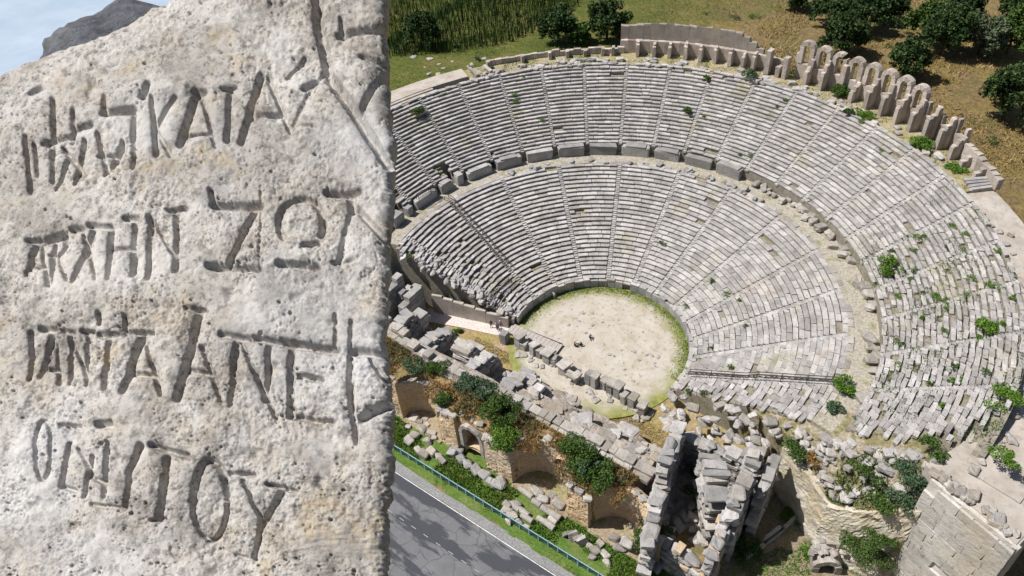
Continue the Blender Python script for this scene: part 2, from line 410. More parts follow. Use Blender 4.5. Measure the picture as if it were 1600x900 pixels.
# ================================================================== SEATING
def polar_fill(name, ra, a0, a1, na, zfun, mat, parent):
    aa = np.radians(np.linspace(a0, a1, na)+31); RRm, AA = np.meshgrid(ra, aa, indexing='ij')
    Zm = zfun(RRm, np.degrees(AA)-31)
    # skirts to the ground on every side
    RRm = np.pad(RRm, 1, 'edge'); AA = np.pad(AA, 1, 'edge'); Zm = np.pad(Zm, 1, constant_values=-1.3)
    return grid_obj(name, RRm*np.cos(AA), RRm*np.sin(AA), Zm, mat, parent)
def end_lo(r):  # ragged end of every row on the right
    return A_LO+3.0+3.5*fbm(r*1.7, 3.)+5*smooth(47.5, 51, r)
def end_hi(r): return A_HI-2.0+3*fbm(r*1.3, 8.)
def dmg_lower(a, r):
    d = .12+.75*smooth(-20, -34, a)+.8*smooth(142, 156, a)*smooth(30, 22, r)+.35*smooth(139, 141, a)
    d += .12*max(0, float(fbm(a*.12, r*.3)))
    return float(min(d, 1))
def dmg_upper(a, r):
    d = .22+.62*smooth(12, -6, a)+.25*max(0, float(fbm(a*.15, r*.4)))+.45*smooth(R3-2.2, R3, r)*(a > 60)
    return float(min(d, 1))
def tread_base(r0, n, d, z0, h, a0, a1, damage, drop=.34):
    ra = []; kz = []
    for k in range(n):
        ra += [r0+k*d+.14, r0+(k+1)*d+.13]; kz += [k, k]
    ra = np.array(ra); kz = np.array(kz)
    def zf(Rm, Am):
        Zm = np.repeat((z0+(kz+1)*h-drop)[:, None], Rm.shape[1], 1)+.07*fbm(Rm*1.5, Am*.4)
        return Zm
    return ra, zf
STAIRS_L = [158, 139, 121, 103, 84.5, 66.5, 50, 33, 17, 2, -13, -29]
STAIRS_U = [157, 148, 139, 130, 121, 112, 103, 94, 85, 76, 67.5, 58.5, 50, 41, 32.5, 24, 16, 8, -1, -10, -20, -30]
def build_tier(name, label, r0, n, d, z0, h, stairs, damage, part_max, sw):
    t = empty(name, (0, 0, 0), label, 'seating')
    ra, zf = tread_base(r0, n, d, z0, h, A_LO, A_HI, damage)
    def zf2(Rm, Am):
        Zm = zf(Rm, Am)
        if r0 > 30:
            Zm = Zm-1.7*smooth(-33, -41, Am)*smooth(45, 51, Rm)
            for va, vw in VOM: Zm = np.where((np.abs(Am-va) < vw*.62) & (Rm < r0+2.2), ZD-.02, Zm)
        return Zm
    polar_fill('rubble_footing', ra, A_LO+3.2, A_HI-1, 640, zf2, M['fill'], t)
    blocks = []
    for k in range(n):
        r = r0+k*d; zt = z0+(k+1)*h; lo, hi = end_lo(r), end_hi(r)
        edges = [lo]+sorted([s for s in stairs if lo+.5 < s < hi-.5])+[hi]
        for e0, e1 in zip(edges[:-1], edges[1:]):
            g = math.degrees(sw/2/r)
            a = e0+(g if e0 != lo else 0); ae = e1-(g if e1 != hi else 0)
            while a < ae-.05:
                L = random.uniform(1.1, 2.7) if damage(a, r) < .45 else random.uniform(.75, 1.9)
                da = math.degrees(L/r)
                if ae-a-da < math.degrees(.4/r): da = ae-a
                am = a+da/2; a += da
                if r0 > 30 and any(abs(am-va) < vw*.62+.3*da and r < r0+2.1 for va, vw in VOM): continue
                dm = damage(am, r)
                if random.random() < .008+.13*max(0, dm-.3): continue
                L = r*math.radians(da)-random.uniform(.008, .03)-.06*dm*random.random()
                j = lambda s: random.gauss(0, s)
                rs = r+.02+j(.012+.05*dm*dm); A = XA(am)
                wobble = .1*float(fbm(am*.35, k*.15))
                loc = (rs*math.cos(A), rs*math.sin(A), zt+wobble+j(.012+.07*dm*dm)-.03*dm)
                gp = float(smooth(30, 0, am)); dep = (d+.1)*(1-.10*dm*random.random())*(1-.13*gp-(.14*gp*dm))
                M4 = TM(loc, (L, dep, h*(1-.12*dm*random.random())), A-math.pi/2+j(.01+.05*dm*dm), j(.012+.07*dm*dm), j(.008+.06*dm*dm))
                wornb = random.random() < dm*1.15-.15
                blocks.append((camdist(loc), M4, wornb))
        # loops done
    blocks.sort(key=lambda b: b[0])
    for i, (dist, M4, wb) in enumerate(blocks[:part_max]):
        q = random.randrange(8); P = SEATW if wb else SEAT
        place('seat_block', shared('seat_block_%d_%d' % (wb, q), P[q], M['seat_worn' if wb else 'seat']), M4, t)
    a_, b2 = MB(), MB()
    for dist, M4, wb in blocks[part_max:]:
        q = random.randrange(8); P = (SEATW if wb else SEAT)[q]
        (b2 if wb else a_).add(xf(P[0], M4), P[1])
    o = a_.build('seat_blocks', M['seat'], t); tag(o, kind='stuff')
    # worn blocks share the one stuff part: joined by material slot
    me = o.data; me.materials.append(M['seat_worn'])
    va = np.vstack(a_.v+b2.v); f = a_.f+[tuple(i+a_.n for i in q) for q in b2.f]
    me.clear_geometry(); me.from_pydata([tuple(v) for v in va], [], f)
    mi = np.zeros(len(f), int); mi[len(a_.f):] = 1; me.polygons.foreach_set('material_index', mi); me.update()
    # stairways: two narrow steps to every row
    for s in stairs:
        mb = MB(); A = XA(s)
        for k in range(n):
            r = r0+k*d; zt = z0+(k+1)*h
            if not (end_lo(r)+.6 < s < end_hi(r)-.6): continue
            for q in (0, 1):
                rc = r+(q+.5)*d/2; z1 = zt-h*(1-q)*.5-.03
                P = BLK[random.randrange(10)]
                mb.add(xf(P[0], TM((rc*math.cos(A), rc*math.sin(A), z1-.2), (sw*random.uniform(.86, .97), d/2+.03, .4), A-math.pi/2+random.gauss(0, .02), random.gauss(0, .02))), P[1])
        if mb.n: mb.build('stairway', M['seat'], t)
    print(name, len(blocks)); return t
build_tier('lower_seating_tier', 'lower curved tier of grey stone seat rows around the round orchestra', RL, NL, DL, ZL, HL, STAIRS_L, dmg_lower, 300, .8)
build_tier('upper_seating_tier', 'upper curved tier of pale weathered stone seat rows above the walkway', RU, NU, DU, ZU, HU, STAIRS_U, dmg_upper, 300, .7)

# podium wall round the orchestra
t = empty('podium_wall', (0, 0, 0), 'low curved wall of upright grey slabs edging the orchestra', 'wall')
polar_fill('wall_core', np.array([R0+.3, R0+.75]), A_LO+2, A_HI-4, 160, lambda Rm, Am: ZL-.15+0*Rm, M['fill'], t)
a = A_LO+2.5
while a < A_HI-5:
    L = random.uniform(1.1, 1.7); da = math.degrees(L/R0); A = XA(a+da/2); hh = 1.45+random.uniform(-.18, .2)+(.25 if a > 120 else 0)
    sl_ = None
    if random.random() > .05:
        rc = R0+.16; sl_ = blk('wall_slab', (rc*math.cos(A), rc*math.sin(A), hh/2-.05), (L-.04, .32, hh+.1), M['grey'], t, A-math.pi/2+random.gauss(0, .015), random.gauss(0, .02))
    if random.random() < .75:
        rc = R0+.28; cs_ = blk('coping_stone', (rc*math.cos(A), rc*math.sin(A), hh+.09), (L-.1, .62, .2), M['seat'], t, A-math.pi/2+random.gauss(0, .03))
        if sl_: sub(cs_, sl_)
    a += da

# walkway between the tiers
o = empty('walkway', (0, 0, 0), 'curved earth and stone walkway between lower and upper seats', 'walkway')
polar_fill('paving', np.linspace(R1-.05, RU+.4, 8), A_LO+3, A_HI-2, 420, lambda Rm, Am: ZD-.05+.06*fbm(Rm*1.2, Am*.5), M['walk'], o)
a = A_LO+6
while a < A_HI-4:
    L = random.uniform(1.0, 1.9); da = math.degrees(L/R1); A = XA(a+da/2)
    if random.random() < (.93 if a > 70 else .5):
        rc = R1+.35; blk('edging_slab', (rc*math.cos(A), rc*math.sin(A), ZD-.07+random.gauss(0, .03)), (L-.05, .72, .28), M['pale'], o, A-math.pi/2+random.gauss(0, .02), random.gauss(0, .02))
    a += da
# big upright blocks of the wall behind the walkway
t = empty('walkway_wall', (0, 0, 0), 'wall of massive grey upright blocks behind the walkway', 'wall')
gaps = sorted(STAIRS_U[:14]+[151.5, 133.5])
for e0, e1 in zip(gaps[:-1], gaps[1:]):
    a0, a1 = e0+.75, e1-.75
    if e0 < 50: continue
    nb = max(1, round((a1-a0)*math.radians(RW)/3.4))
    for i in range(nb):
        am = a0+(a1-a0)*(i+.5)/nb; L = math.radians((a1-a0)/nb)*(RW+.5); A = XA(am)
        hh = random.uniform(1.5, 1.9); dd = random.uniform(1.1, 1.45)
        ob = blk('upright_block', ((RW+dd/2)*math.cos(A), (RW+dd/2)*math.sin(A), ZD+hh/2-.08), (L-.1, dd, hh+.1), M['grey'], t, A-math.pi/2+random.gauss(0, .02), random.gauss(0, .015))
        if random.random() < .6:
            sub(blk('cap_slab', ((RW+.75)*math.cos(A), (RW+.75)*math.sin(A), ZD+hh+.1), (L*random.uniform(.6, .98), 1.5, .22), M['grey'], t, A-math.pi/2+random.gauss(0, .03)), ob)
# shattered remains of the same wall to the right
for i in range(46):
    a = random.uniform(-38, 49); A = XA(a); rc = random.uniform(RW-.2, RW+1.5)
    s = random.uniform(.6, 1.5)
    tag(blk('tumbled_block', (rc*math.cos(A), rc*math.sin(A), ZD+s*.28+.1), (s*1.3, s, s*.75), M['pale'], None, A+random.gauss(0, .4), random.gauss(0, .12), random.gauss(0, .12), True),
        'pale broken block tumbled along the right half of the walkway', 'stone block', 'broken blocks along the walkway')
for i in range(26):
    a = random.choice([random.uniform(40, 66), random.uniform(40, 66), random.uniform(66, 120)]); A = XA(a); rc = R1+random.uniform(-.2, .9); s = random.uniform(.45, 1.0)
    tag(blk('loose_block', (rc*math.cos(A), rc*math.sin(A), ZD+s*.3), (s*1.3, s*.9, s*.7), M['grey'], None, A+random.gauss(0, .8), random.gauss(0, .2), random.gauss(0, .2), True),
        'loose grey block on the inner edge of the walkway', 'stone block', 'loose blocks on the walkway edge')

# ------------------------------------------------------------------ top gallery
def ring(name, label, cat, r0, r1, a0, a1, z, mat, kind=None, rag=.05, n=120):
    ra_ = np.linspace(r0, r1, 10)
    o = polar_fill(name, ra_, a0, a1, n, lambda Rm, Am: z+rag*fbm(Rm*.8, Am*.6), mat, None)
    if kind: tag(o, kind=kind)
    else: tag(o, label, cat)
    return o
M['gallery'] = soil('gallery_grass_earth', [(.3, (.16, .17, .05)), (.45, (.3, .26, .13)), (.6, (.38, .33, .23)), (.8, (.2, .19, .07))], .3, 2)
ring('gallery_ground', None, None, R3-.1, RG, 11.5, 118, ZG-.32, M['gallery'], 'structure', .12, 200)
ring('concrete_terrace', 'smooth beige concrete terrace at the upper left rim', 'terrace', R3+1.4, RG, 118.05, A_HI-1, ZG+.12, M['concrete'], rag=.02)
o = polar_fill('paved_terrace', np.linspace(R3+.1, RG-.3, 10), -43.5, 11.45, 140, lambda Rm, Am: ZG-.7-1.65*smooth(-16, -40, Am)+.12*fbm(Rm*.8, Am*.6), M['concrete'], None)
tag(o, 'broad beige terrace above the ruined right-hand seats', 'terrace')
st = empty('terrace_steps', (0, 0, 0), 'smooth restored steps below the concrete terrace at upper left', 'steps')
for k in range(3):
    polar_fill('step', np.linspace(R3-.4+k*.6, R3+.22+k*.6, 3), 126, A_HI-2, 90, lambda Rm, Am: ZG-.45+k*.22+0*Rm, M['concrete'], st)
# parapet on the far side, low
t = empty('far_parapet', (0, 0, 0), 'low weathered stone parapet along the far rim', 'wall')
for a in np.arange(86.5, 113, 1.42):
    A = XA(a); hh = random.uniform(.9, 1.3)
    blk('parapet_block', ((RG-.4)*math.cos(A), (RG-.4)*math.sin(A), ZG-.3+hh/2), (1.36, .6, hh), M['arcade'], t, A-math.pi/2+random.gauss(0, .01))
for a in (113, 106, 100.5, 97, 93.5, 90, 88):
    A = XA(a); hh = random.uniform(1.2, 1.9)
    blk('stub_pier', ((RG-1.3)*math.cos(A), (RG-1.3)*math.sin(A), ZG-.3+hh/2), (.6, 1.1, hh), M['arcade'], t, A-math.pi/2, 0, random.gauss(0, .04))
for a, tilt in ((116.5, .35), (113.5, .1)):
    A = XA(a)
    tag(blk('leaning_slab', ((RG-2.6)*math.cos(A), (RG-2.6)*math.sin(A), ZG+.25), (.6, 3.0, .5), M['pale'], None, A-math.pi/2+.2, tilt*.3),
        'long pale slab lying across the left rim' if tilt > .2 else 'pale slab beside the far parapet end', 'stone slab')
# tall two-band outer wall, arch bays, buttresses
M['rimwall'] = stone('rim_rubble', [(.25, .215, .18), (.32, .28, .24), (.38, .34, .3)], spots=.5, var=.08, bd=.2, fine=2.4)
t = empty('gallery_outer_wall', (0, 0, 0), 'tall two-band outer wall with row of short piers behind the far rim', 'wall')
for i, a in enumerate(np.arange(56.5, 86.2, 1.4)):
    A = XA(a); h2 = 5.5*smooth(54, 66, a)*(1-.1*smooth(80, 86, a))+random.uniform(-.04, .04)
    P = lambda r, z: ((r)*math.cos(A), (r)*math.sin(A), z)
    blk('ashlar', P(RG+.1, ZG-.3+1.2), (1.41, .8, 2.5), M['arcade'], t, A-math.pi/2)
    if h2 > 2.6: blk('rubble_panel', P(RG+.9, ZG-.3+h2/2), (1.47, .7, h2), M['rimwall'], t, A-math.pi/2)
for a in (83.2, 80.0, 77.0, 73.9, 71.0, 68.2, 65.3, 60.8, 62.8):
    A = XA(a); hh = random.uniform(2.0, 2.7)
    pr1 = blk('pier', ((RG-1.2)*math.cos(A), (RG-1.2)*math.sin(A), ZG-.3+hh/2), (.62, 1.7, hh), M['arcade'], t, A-math.pi/2, 0, random.gauss(0, .02))
    sub(blk('pier_top', ((RG-.9)*math.cos(A), (RG-.9)*math.sin(A), ZG-.3+hh+.2), (.55, 1.1, .5), M['arcade'], t, A-math.pi/2, 0, random.gauss(0, .03), True), pr1)
def arch_ring(w_, hs, thick, ext, seg=9, drop=None):
    """free-standing arch: jambs from z=0 to hs, round head; local x along wall, y thickness"""
    mb = MB()
    pts_i = [(-w_/2, 0), (-w_/2, hs)]; pts_o = [(-w_/2-ext, 0), (-w_/2-ext, hs)]
    for k in range(1, seg):
        q = math.pi*(1-k/seg); j = 1+random.uniform(-.05, .05)
        pts_i.append((w_/2*math.cos(q), hs+w_/2*math.sin(q))); pts_o.append(((w_/2+ext*j)*math.cos(q), hs+(w_/2+ext*j)*math.sin(q)))
    pts_i += [(w_/2, hs), (w_/2, 0)]; pts_o += [(w_/2+ext, hs), (w_/2+ext, 0)]
    for k in range(len(pts_i)-1):
        if drop and k in drop: continue
        e = random.uniform(-.04, .04); y0, y1 = -thick/2+e, thick/2+e
        q = [pts_i[k], pts_i[k+1], pts_o[k+1], pts_o[k]]
        v = [(x, y0, z) for x, z in q]+[(x, y1, z) for x, z in q]
        mb.add(v, [(0, 1, 2, 3), (7, 6, 5, 4), (0, 4, 5, 1), (1, 5, 6, 2), (2, 6, 7, 3), (3, 7, 4, 0)])
    return mb
t = empty('arched_gallery', (0, 0, 0), 'ruined arcade of tall round arches along the upper right rim', 'arcade')
bays = np.arange(52.0, 20.0, -3.05)
for i, a in enumerate(bays):
    A = XA(a); rz = A-math.pi/2; rc = RG+.3; half = .5*3.05
    def W(x, y, z): return (rc*math.cos(A)-math.sin(A)*x+math.cos(A)*y, rc*math.sin(A)+math.cos(A)*x+math.sin(A)*y, z)
    full = i < 8
    zb = ZG-.5; hs0 = 2.9+random.uniform(-.1, .1)
    blk('sill_wall', W(0, 0, zb+hs0/2), (3.0, .8, hs0), M['arcade'], t, rz)
    if full:
        hj = random.uniform(.9, 2.2); blk('jamb', W(1.5, 0, zb+hs0+hj/2), (.62, .7, hj), M['arcade'], t, rz)
        mb = arch_ring(1.2, 2.7+random.uniform(-.15, .2), 1.0, .72+random.uniform(-.06, .06), 9, {2: (7, 8), 5: None}.get(i)); o = mb.build('arch', M['arcade'], t)
        o.matrix_basis = TM(W(0, 0, zb+hs0), (1, 1, 1), rz)
    else:
        for s in (-1, 1):
            hh = random.uniform(1.2, 2.6); blk('broken_jamb', W(s*.95, 0, zb+hs0+hh/2), (.5, .75, hh), M['arcade'], t, rz)
    # buttress on the bay line: stepped blocks, inside the gallery
    ab = XA(a-1.52)
    tall = random.uniform(3.4, 5.6) if i not in (3,) else 3.0
    rb = RG-.1
    for s, (dy, hh) in enumerate(((-.35, tall), (-1.05, tall*random.uniform(.75, .9)), (-1.75, tall*random.uniform(.6, .74)))):
        if i in (2,) and s > 0: continue
        bt = blk('buttress', ((rb+dy)*math.cos(ab), (rb+dy)*math.sin(ab), zb+hh/2), (.7, .74, hh), M['arcade'], t, ab-math.pi/2, 0, random.gauss(0, .01))
        sub(blk('buttress_cap', ((rb+dy)*math.cos(ab), (rb+dy)*math.sin(ab), zb+hh+.1), (.75, .6, .4), M['arcade'], t, ab-math.pi/2+random.gauss(0, .1), random.gauss(0, .1), random.gauss(0, .08), True), bt)
for k, (a, hh) in enumerate(((58.0, 4.6), (54.6, 4.0), (55.9, 2.0))):
    A = XA(a)
    tag(blk('gallery_pillar', ((RG-1.4)*math.cos(A), (RG-1.4)*math.sin(A), ZG-.4+hh/2), (.8, 1.6, hh), M['arcade'], None, A-math.pi/2),
        ['tall square pillar at the left end of the arcade', 'second tall pillar left of the arcade arches', 'short pillar stub between the two pillars left of the arcade'][k], 'pillar')
# outer rim wall right of the arcade
t = empty('broken_rim_wall', (0, 0, 0), 'broken low rim wall and steps right of the arcade', 'wall')
for a in np.arange(11.6, 19.6, 1.05):
    A = XA(a); hh = 1.6+1.4*(a-11)/9
    blk('wall_block', ((RG-.2)*math.cos(A), (RG-.2)*math.sin(A), ZG-.4+hh/2), (1.05, .9, hh+random.uniform(-.2, .3)), M['arcade'], t, A-math.pi/2+random.gauss(0, .03))
for a in (17.5, 14.2):
    A = XA(a)
    for s, dy in enumerate((-.9, -1.7)): blk('cross_wall', ((RG+dy)*math.cos(A), (RG+dy)*math.sin(A), ZG+.4-.3*s), (.7, .8, 2.0-.5*s), M['arcade'], t, A-math.pi/2)
for k in range(4):
    A = XA(11.8+.55*k)
    blk('long_slab', ((RG-2.0)*math.cos(A), (RG-2.0)*math.sin(A), ZG-.35+.16*k), (.6, 3.6, .5), M['grey'], t, A-math.pi/2+random.gauss(0, .04), random.gauss(0, .03))
# loose blocks along the top of the seats
for i in range(120):
    a = random.choice([random.uniform(57, 118), random.uniform(88, 118), random.uniform(20, 60)]); A = XA(a); rc = R3+random.uniform(-.6, 2.2); s = random.uniform(.4, 1.0)
    tag(blk('rim_block', (rc*math.cos(A), rc*math.sin(A), ZG-.3+s*.25), (s*1.5, s, s*.7), random.choice([M['seat'], M['pale'], M['seat']]), None, A-math.pi/2+random.gauss(0, .4), random.gauss(0, .12), random.gauss(0, .12), True),
        'loose stone block lying along the top edge of the seats', 'stone block', 'loose blocks along the top of the seats')

# ================================================================== STAGE BUILDING
# earth-filled core of the stage building
gx, gy = np.meshgrid(np.linspace(-42, 31.6, 300), np.linspace(-27.2, -12.9, 90), indexing='ij')
def facade_y(X):
    y = np.full_like(X, -27.0)
    for a, b, dpt in ((-31, -24.5, 2.6), (-17.2, -9.6, 2.8), (3.2, 12.2, 3.9), (15.4, 23.2, 3.4)):
        q = np.clip(1-((X-(a+b)/2)/((b-a)/2))**2, 0, 1); y = np.where(q > 0, -27.2+dpt*np.sqrt(q)+.5, y)
    return y
gz = stage_z(gx, gy); gz = np.where(gy < facade_y(gx), -1.3, gz)
gz = np.where((gx > -5.9) & (gx < -1.5) & (gy < -23.3), -1.3, gz); gz = np.where((gx > 7.6) & (gx < 10.4) & (gy < -21.9), -1.3, gz)
gxp = np.pad(gx, 1, 'edge'); gyp = np.pad(gy, 1, 'edge'); gzp = np.pad(gz, 1, constant_values=-1.2)
core = empty('stage_building', (0, -20, -1), 'long ruined stage building with earth-filled core and collapsed inner wall', 'ruin')
mk = np.ones((gxp.shape[0]-1, gxp.shape[1]-1), bool)
cy = .5*(gyp[:-1, :-1]+gyp[1:, 1:])
grid_obj('earth_bank', gxp, gyp, gzp, M['bank'], core, mask=(cy < -21.4))
for x0, x1, y0, y1 in ((-6.3, -1.2, -27.1, -23.0), (7.3, 10.7, -23.6, -21.6)):
    cx, cy2 = np.meshgrid(np.linspace(x0, x1, 30), np.linspace(y0, y1, 24), indexing='ij'); grid_obj('earth_cap', cx, cy2, stage_z(cx, cy2)-.03, M['bank'], core)
grid_obj('rubble_core', gxp, gyp, gzp, M['rubble'], core, mask=(cy >= -21.4))
# rear wall of dressed blocks along the bank
t = empty('stage_rear_wall', (0, -20.4, 0), 'long wall of pale dressed blocks along the weedy bank', 'wall')
x = -42.
while x < 19:
    L = random.uniform(1.0, 2.0); yy = -20.4+.7*math.sin(x*.11)+(1.2 if x < -22 else 0)
    top = 8.1-.055*max(0, x+6)+random.uniform(-.15, .25)
    for c in range(3):
        if c == 2 and random.random() < .35+.02*(x+30): continue
        blk('wall_block', (x+L/2, yy+random.gauss(0, .06), top-1.6+.62*c), (L-.05, random.uniform(1.2, 1.6), .6), M['pale'], t, random.gauss(0, .03), random.gauss(0, .02), random.gauss(0, .02))
    if random.random() < .85: blk('ledge_block', (x+L/2, yy-1.15, top-1.35), (L-.06, .9, .6), M['pale'], t, random.gauss(0, .05), random.gauss(0, .05))
    x += L
# inner stage wall: jagged remains over the dark corridor
t = empty('inner_stage_wall', (0, -14.6, 0), 'jagged remains of the inner stage wall beside the dark corridor', 'wall')
for (xa, xb, ya, yb, zt) in ((-26.2, -24.2, -19.4, -13.6, 7.4), (-20.6, -18.4, -18.8, -12.9, 6.6), (-16.2, -13.0, -16.6, -13.2, 5.6), (-11.6, -9.8, -19.2, -13.4, 6.2), (-5.6, -3.2, -18.6, -13.0, 5.4), (-1.2, .4, -17.5, -14.5, 5.6)):
    for c in range(int((zt+.8)/.62)):
        y = ya
        while y < yb:
            L = random.uniform(.8, 1.7); near = c > (zt+.8)/.62-4
            fall = max(0., (y-ya)/(yb-ya)-.35)*4.5
            if c*.62 < zt+.8-fall+random.uniform(-.5, .3):
                blk('wall_block', ((xa+xb)/2+random.gauss(0, .06+.12*near), y+L/2, -.8+c*.62+.3), ((xb-xa)*random.uniform(.85, 1.1), L, .64), M[random.choice(['pale', 'grey', 'seat_worn'])], t, random.gauss(0, .03+.1*near), random.gauss(0, .06*near), random.gauss(0, .06*near), near and random.random() < .6)
            y += L
M['rubblestone'] = stone('tan_rubble_stone', [(.28, .24, .2), (.37, .32, .27), (.45, .4, .35)], spots=.5, bd=.25)
# fallen slabs across the right half of the stage
for i in range(110):
    x = random.uniform(-5, 20); y = random.uniform(-19.4, -12.6); s = random.uniform(.7, 1.7)
    z = float(stage_z(x, y))
    tag(blk('fallen_slab', (x, y, z+.02), (s*1.5, s, s*.42), random.choice([M['pale'], M['rubblestone'], M['seat_worn']]), None, random.gauss(0, .3), random.gauss(0, .1), random.gauss(0, .1), random.random() < .85),
        'pale slab fallen across the right half of the stage building', 'stone slab', 'fallen slabs across the stage')
for i in range(44):
    x = random.uniform(-30, -3); y = random.uniform(-15.6, -12.2); s = random.uniform(.5, 1.3)
    tag(blk('rubble_stone', (x, y, float(stage_z(x, y))+.15), (s*1.3, s, s*.7), random.choice([M['pale'], M['grey']]), None, random.uniform(0, 6), random.gauss(0, .3), random.gauss(0, .3), True),
        'rough stone heaped along the broken inner wall of the stage', 'stone', 'stones along the inner stage wall')
# left end tower that throws the deep shadow; one short cross wall added to darken
t = empty('left_stage_tower', (-34, -12, 0), 'tall ruined stage wall at the left end, in deep shade', 'ruin')
for (x0, y0, x1, y1, hh) in ((-36, -19, -36, -8, 11.0), (-28.4, -14.5, -28.4, -9.8, 6.6), (-32.0, -9.6, -28.8, -9.2, 6.0), (-35.4, -12.2, -29.5, -12.2, 7.5), (-31.4, -17.8, -31.4, -10.6, 8.6)):
    L = math.hypot(x1-x0, y1-y0); nb = max(1, int(L/1.4)); rz = math.atan2(y1-y0, x1-x0)
    for i in range(nb):
        for c in range(int(hh/1.0)+random.choice([-1, 0, 0, 1])):
            f = (i+.5)/nb; blk('wall_block', (x0+(x1-x0)*f, y0+(y1-y0)*f, c*1.0+.3), (L/nb, 1.3, .98), M['grey'], t, rz+random.gauss(0, .02))

# front facade with exedra niches
def facade_plan():
    pts = []
    def pier(a, b): pts.extend([(a, -27.7), (b, -27.7)])
    def niche(a, b, depth):
        c = (a+b)/2; h2 = (b-a)/2
        for q in np.linspace(math.pi, 0, 15)[1:-1]: pts.append((c+h2*math.cos(q)*.999, -27.2+depth*math.sin(q)))
    pier(-46, -31); niche(-31, -24.5, 2.6); pier(-24.5, -17.2); niche(-17.2, -9.6, 2.8); pier(-9.6, -6.3)
    pts.append((-6.3, -27.0)); pts.append((-1.3, -27.0))
    pier(-1.3, 3.2); niche(3.2, 12.2, 3.9); pier(12.2, 15.4); niche(15.4, 23.2, 3.4); pier(23.2, 25.5)
    return pts
PL = facade_plan()
fa = empty('facade_wall', (0, -27, -1), 'warm ochre stone facade with rounded niches above the grass strip', 'wall')
# dense plan polyline
dp = []
for (x0, y0), (x1, y1) in zip(PL[:-1], PL[1:]):
    L = math.hypot(x1-x0, y1-y0); k = max(1, int(L/.13))
    for i in range(k): dp.append((x0+(x1-x0)*i/k, y0+(y1-y0)*i/k))
dp.append(PL[-1]); dp = np.array(dp); ns = len(dp)
tn = np.gradient(dp, axis=0); tn /= np.linalg.norm(tn, axis=1)[:, None]; nr = np.stack([tn[:, 1], -tn[:, 0]], 1)
ss = np.concatenate([[0], np.cumsum(np.linalg.norm(np.diff(dp, axis=0), axis=1))])
zz = np.linspace(0, 1, 96)
topz = 6.5+.55*fbm(ss*.35, 5+0*ss)-1.4*np.exp(-((dp[:, 0]+13.4)/2.6)**2)-.05*dp[:, 0].clip(0)+.3*fbm(ss*1.5, 7+0*ss)
S, Zt = np.meshgrid(np.arange(ns), zz, indexing='ij')
ZZ = -1.25+(topz[S]+1.25)*Zt
off = .16*fbm(ss[S]*.9, ZZ*.9)+.07*fbm(ss[S]*3.1, ZZ*4.5)-.12*(Zt**3)
rowi = np.floor(ZZ/.46); ero = smooth(-.12, .12, fbm(ss[S]*.35+3, ZZ*.4+1))
jz = np.abs(ZZ/.46-rowi-.5) > .40; jx = np.abs(((ss[S]+rowi*.47)/.95) % 1-.5) > .44
off = off-.075*ero*(jz | jx)+.05*ero*(vn(np.floor((ss[S]+rowi*.47)/.95)*7.3, rowi*5.1)-.5)-.16*np.clip(fbm(ss[S]*.7+20, ZZ*.8)-.2, 0, 1)*3
FX = dp[S, 0]+nr[S, 0]*off; FY = dp[S, 1]+nr[S, 1]*off
# top lip turned back into the bank
FX = np.concatenate([FX, dp[:, :1]-nr[:, :1]*.6], 1); FY = np.concatenate([FY, dp[:, 1:]-nr[:, 1:]*.6+.0], 1); ZZ2 = np.concatenate([ZZ, topz[:, None]+.12], 1)
FX = np.concatenate([FX, dp[:, :1]-nr[:, :1]*1.5], 1); FY = np.concatenate([FY, dp[:, 1:]-nr[:, 1:]*1.5], 1); ZZ2 = np.concatenate([ZZ2, topz[:, None]-.5], 1)
xm = .25*(FX[:-1, :-1]+FX[1:, :-1]+FX[:-1, 1:]+FX[1:, 1:]); zm = .25*(ZZ2[:-1, :-1]+ZZ2[1:, :-1]+ZZ2[:-1, 1:]+ZZ2[1:, 1:])
ym = .25*(FY[:-1, :-1]+FY[1:, :-1]+FY[:-1, 1:]+FY[1:, 1:])
hole = ((xm > -5.2) & (xm < -2.2) & (ym > -27.4) & (zm > 1.1) & ((zm < 4.3) | (((xm+3.7)/1.5)**2+((zm-4.3)/1.5)**2 < 1)))
hole |= (np.abs(xm-9.0) < (4.6-zm)*.75) & (zm > 3.0) & (zm < 4.6) & (ym > -26)
hole |= ((xm+3.0)**2/2.6**2+((zm+1.2)/2.0)**2 < 1) & (ym > -27.4)
grid_obj('niche_wall', FX, FY, ZZ2, M['ochre'], fa, mask=~hole)
# vault linings behind the openings
def lining(name, xc, w_, zb, hs, y0, y1, mat):
    pts = [(-w_/2, zb), (-w_/2, hs)]+[(w_/2*math.cos(q), hs+w_/2*math.sin(q)) for q in np.linspace(math.pi, 0, 12)[1:-1]]+[(w_/2, hs), (w_/2, zb)]
    v = [(xc+x, y, z) for y in (y0, y1) for x, z in pts]; k = len(pts)
    f = [(i, i+1, k+i+1, k+i) for i in range(k-1)]+[tuple(range(k, 2*k))]+[(0, k-1, 2*k-1, k)]
    mesh_obj(name, v, f, mat, fa)
lining('arched_opening', -3.7, 3.3, 1.0, 4.25, -27.15, -23.6, M['ochre'])
lining('low_vault', -3.0, 5.2, -1.2, -.9, -27.2, -24.6, M['ochre'])
lining('wall_breach', 9.0, 2.6, 2.9, 3.4, -23.9, -22.0, M['ochre'])
ar = arch_ring(3.1, 3.2, .9, .55, 11).build('arch_ring', M['pale'], fa); ar.matrix_basis = TM(Vector((-3.7, -27.1, 1.05))-Vector(fa.location))
for i in range(0, ns, 6):
    if random.random() < .6:
        p = dp[i]-nr[i]*.5; s = random.uniform(.5, .95)
        blk('edge_stone', (p[0], p[1], topz[i]+.12), (s*1.4, s*1.1, s*.6), M['pale'], fa, math.atan2(tn[i, 1], tn[i, 0])+random.gauss(0, .25), random.gauss(0, .15), random.gauss(0, .1), True)
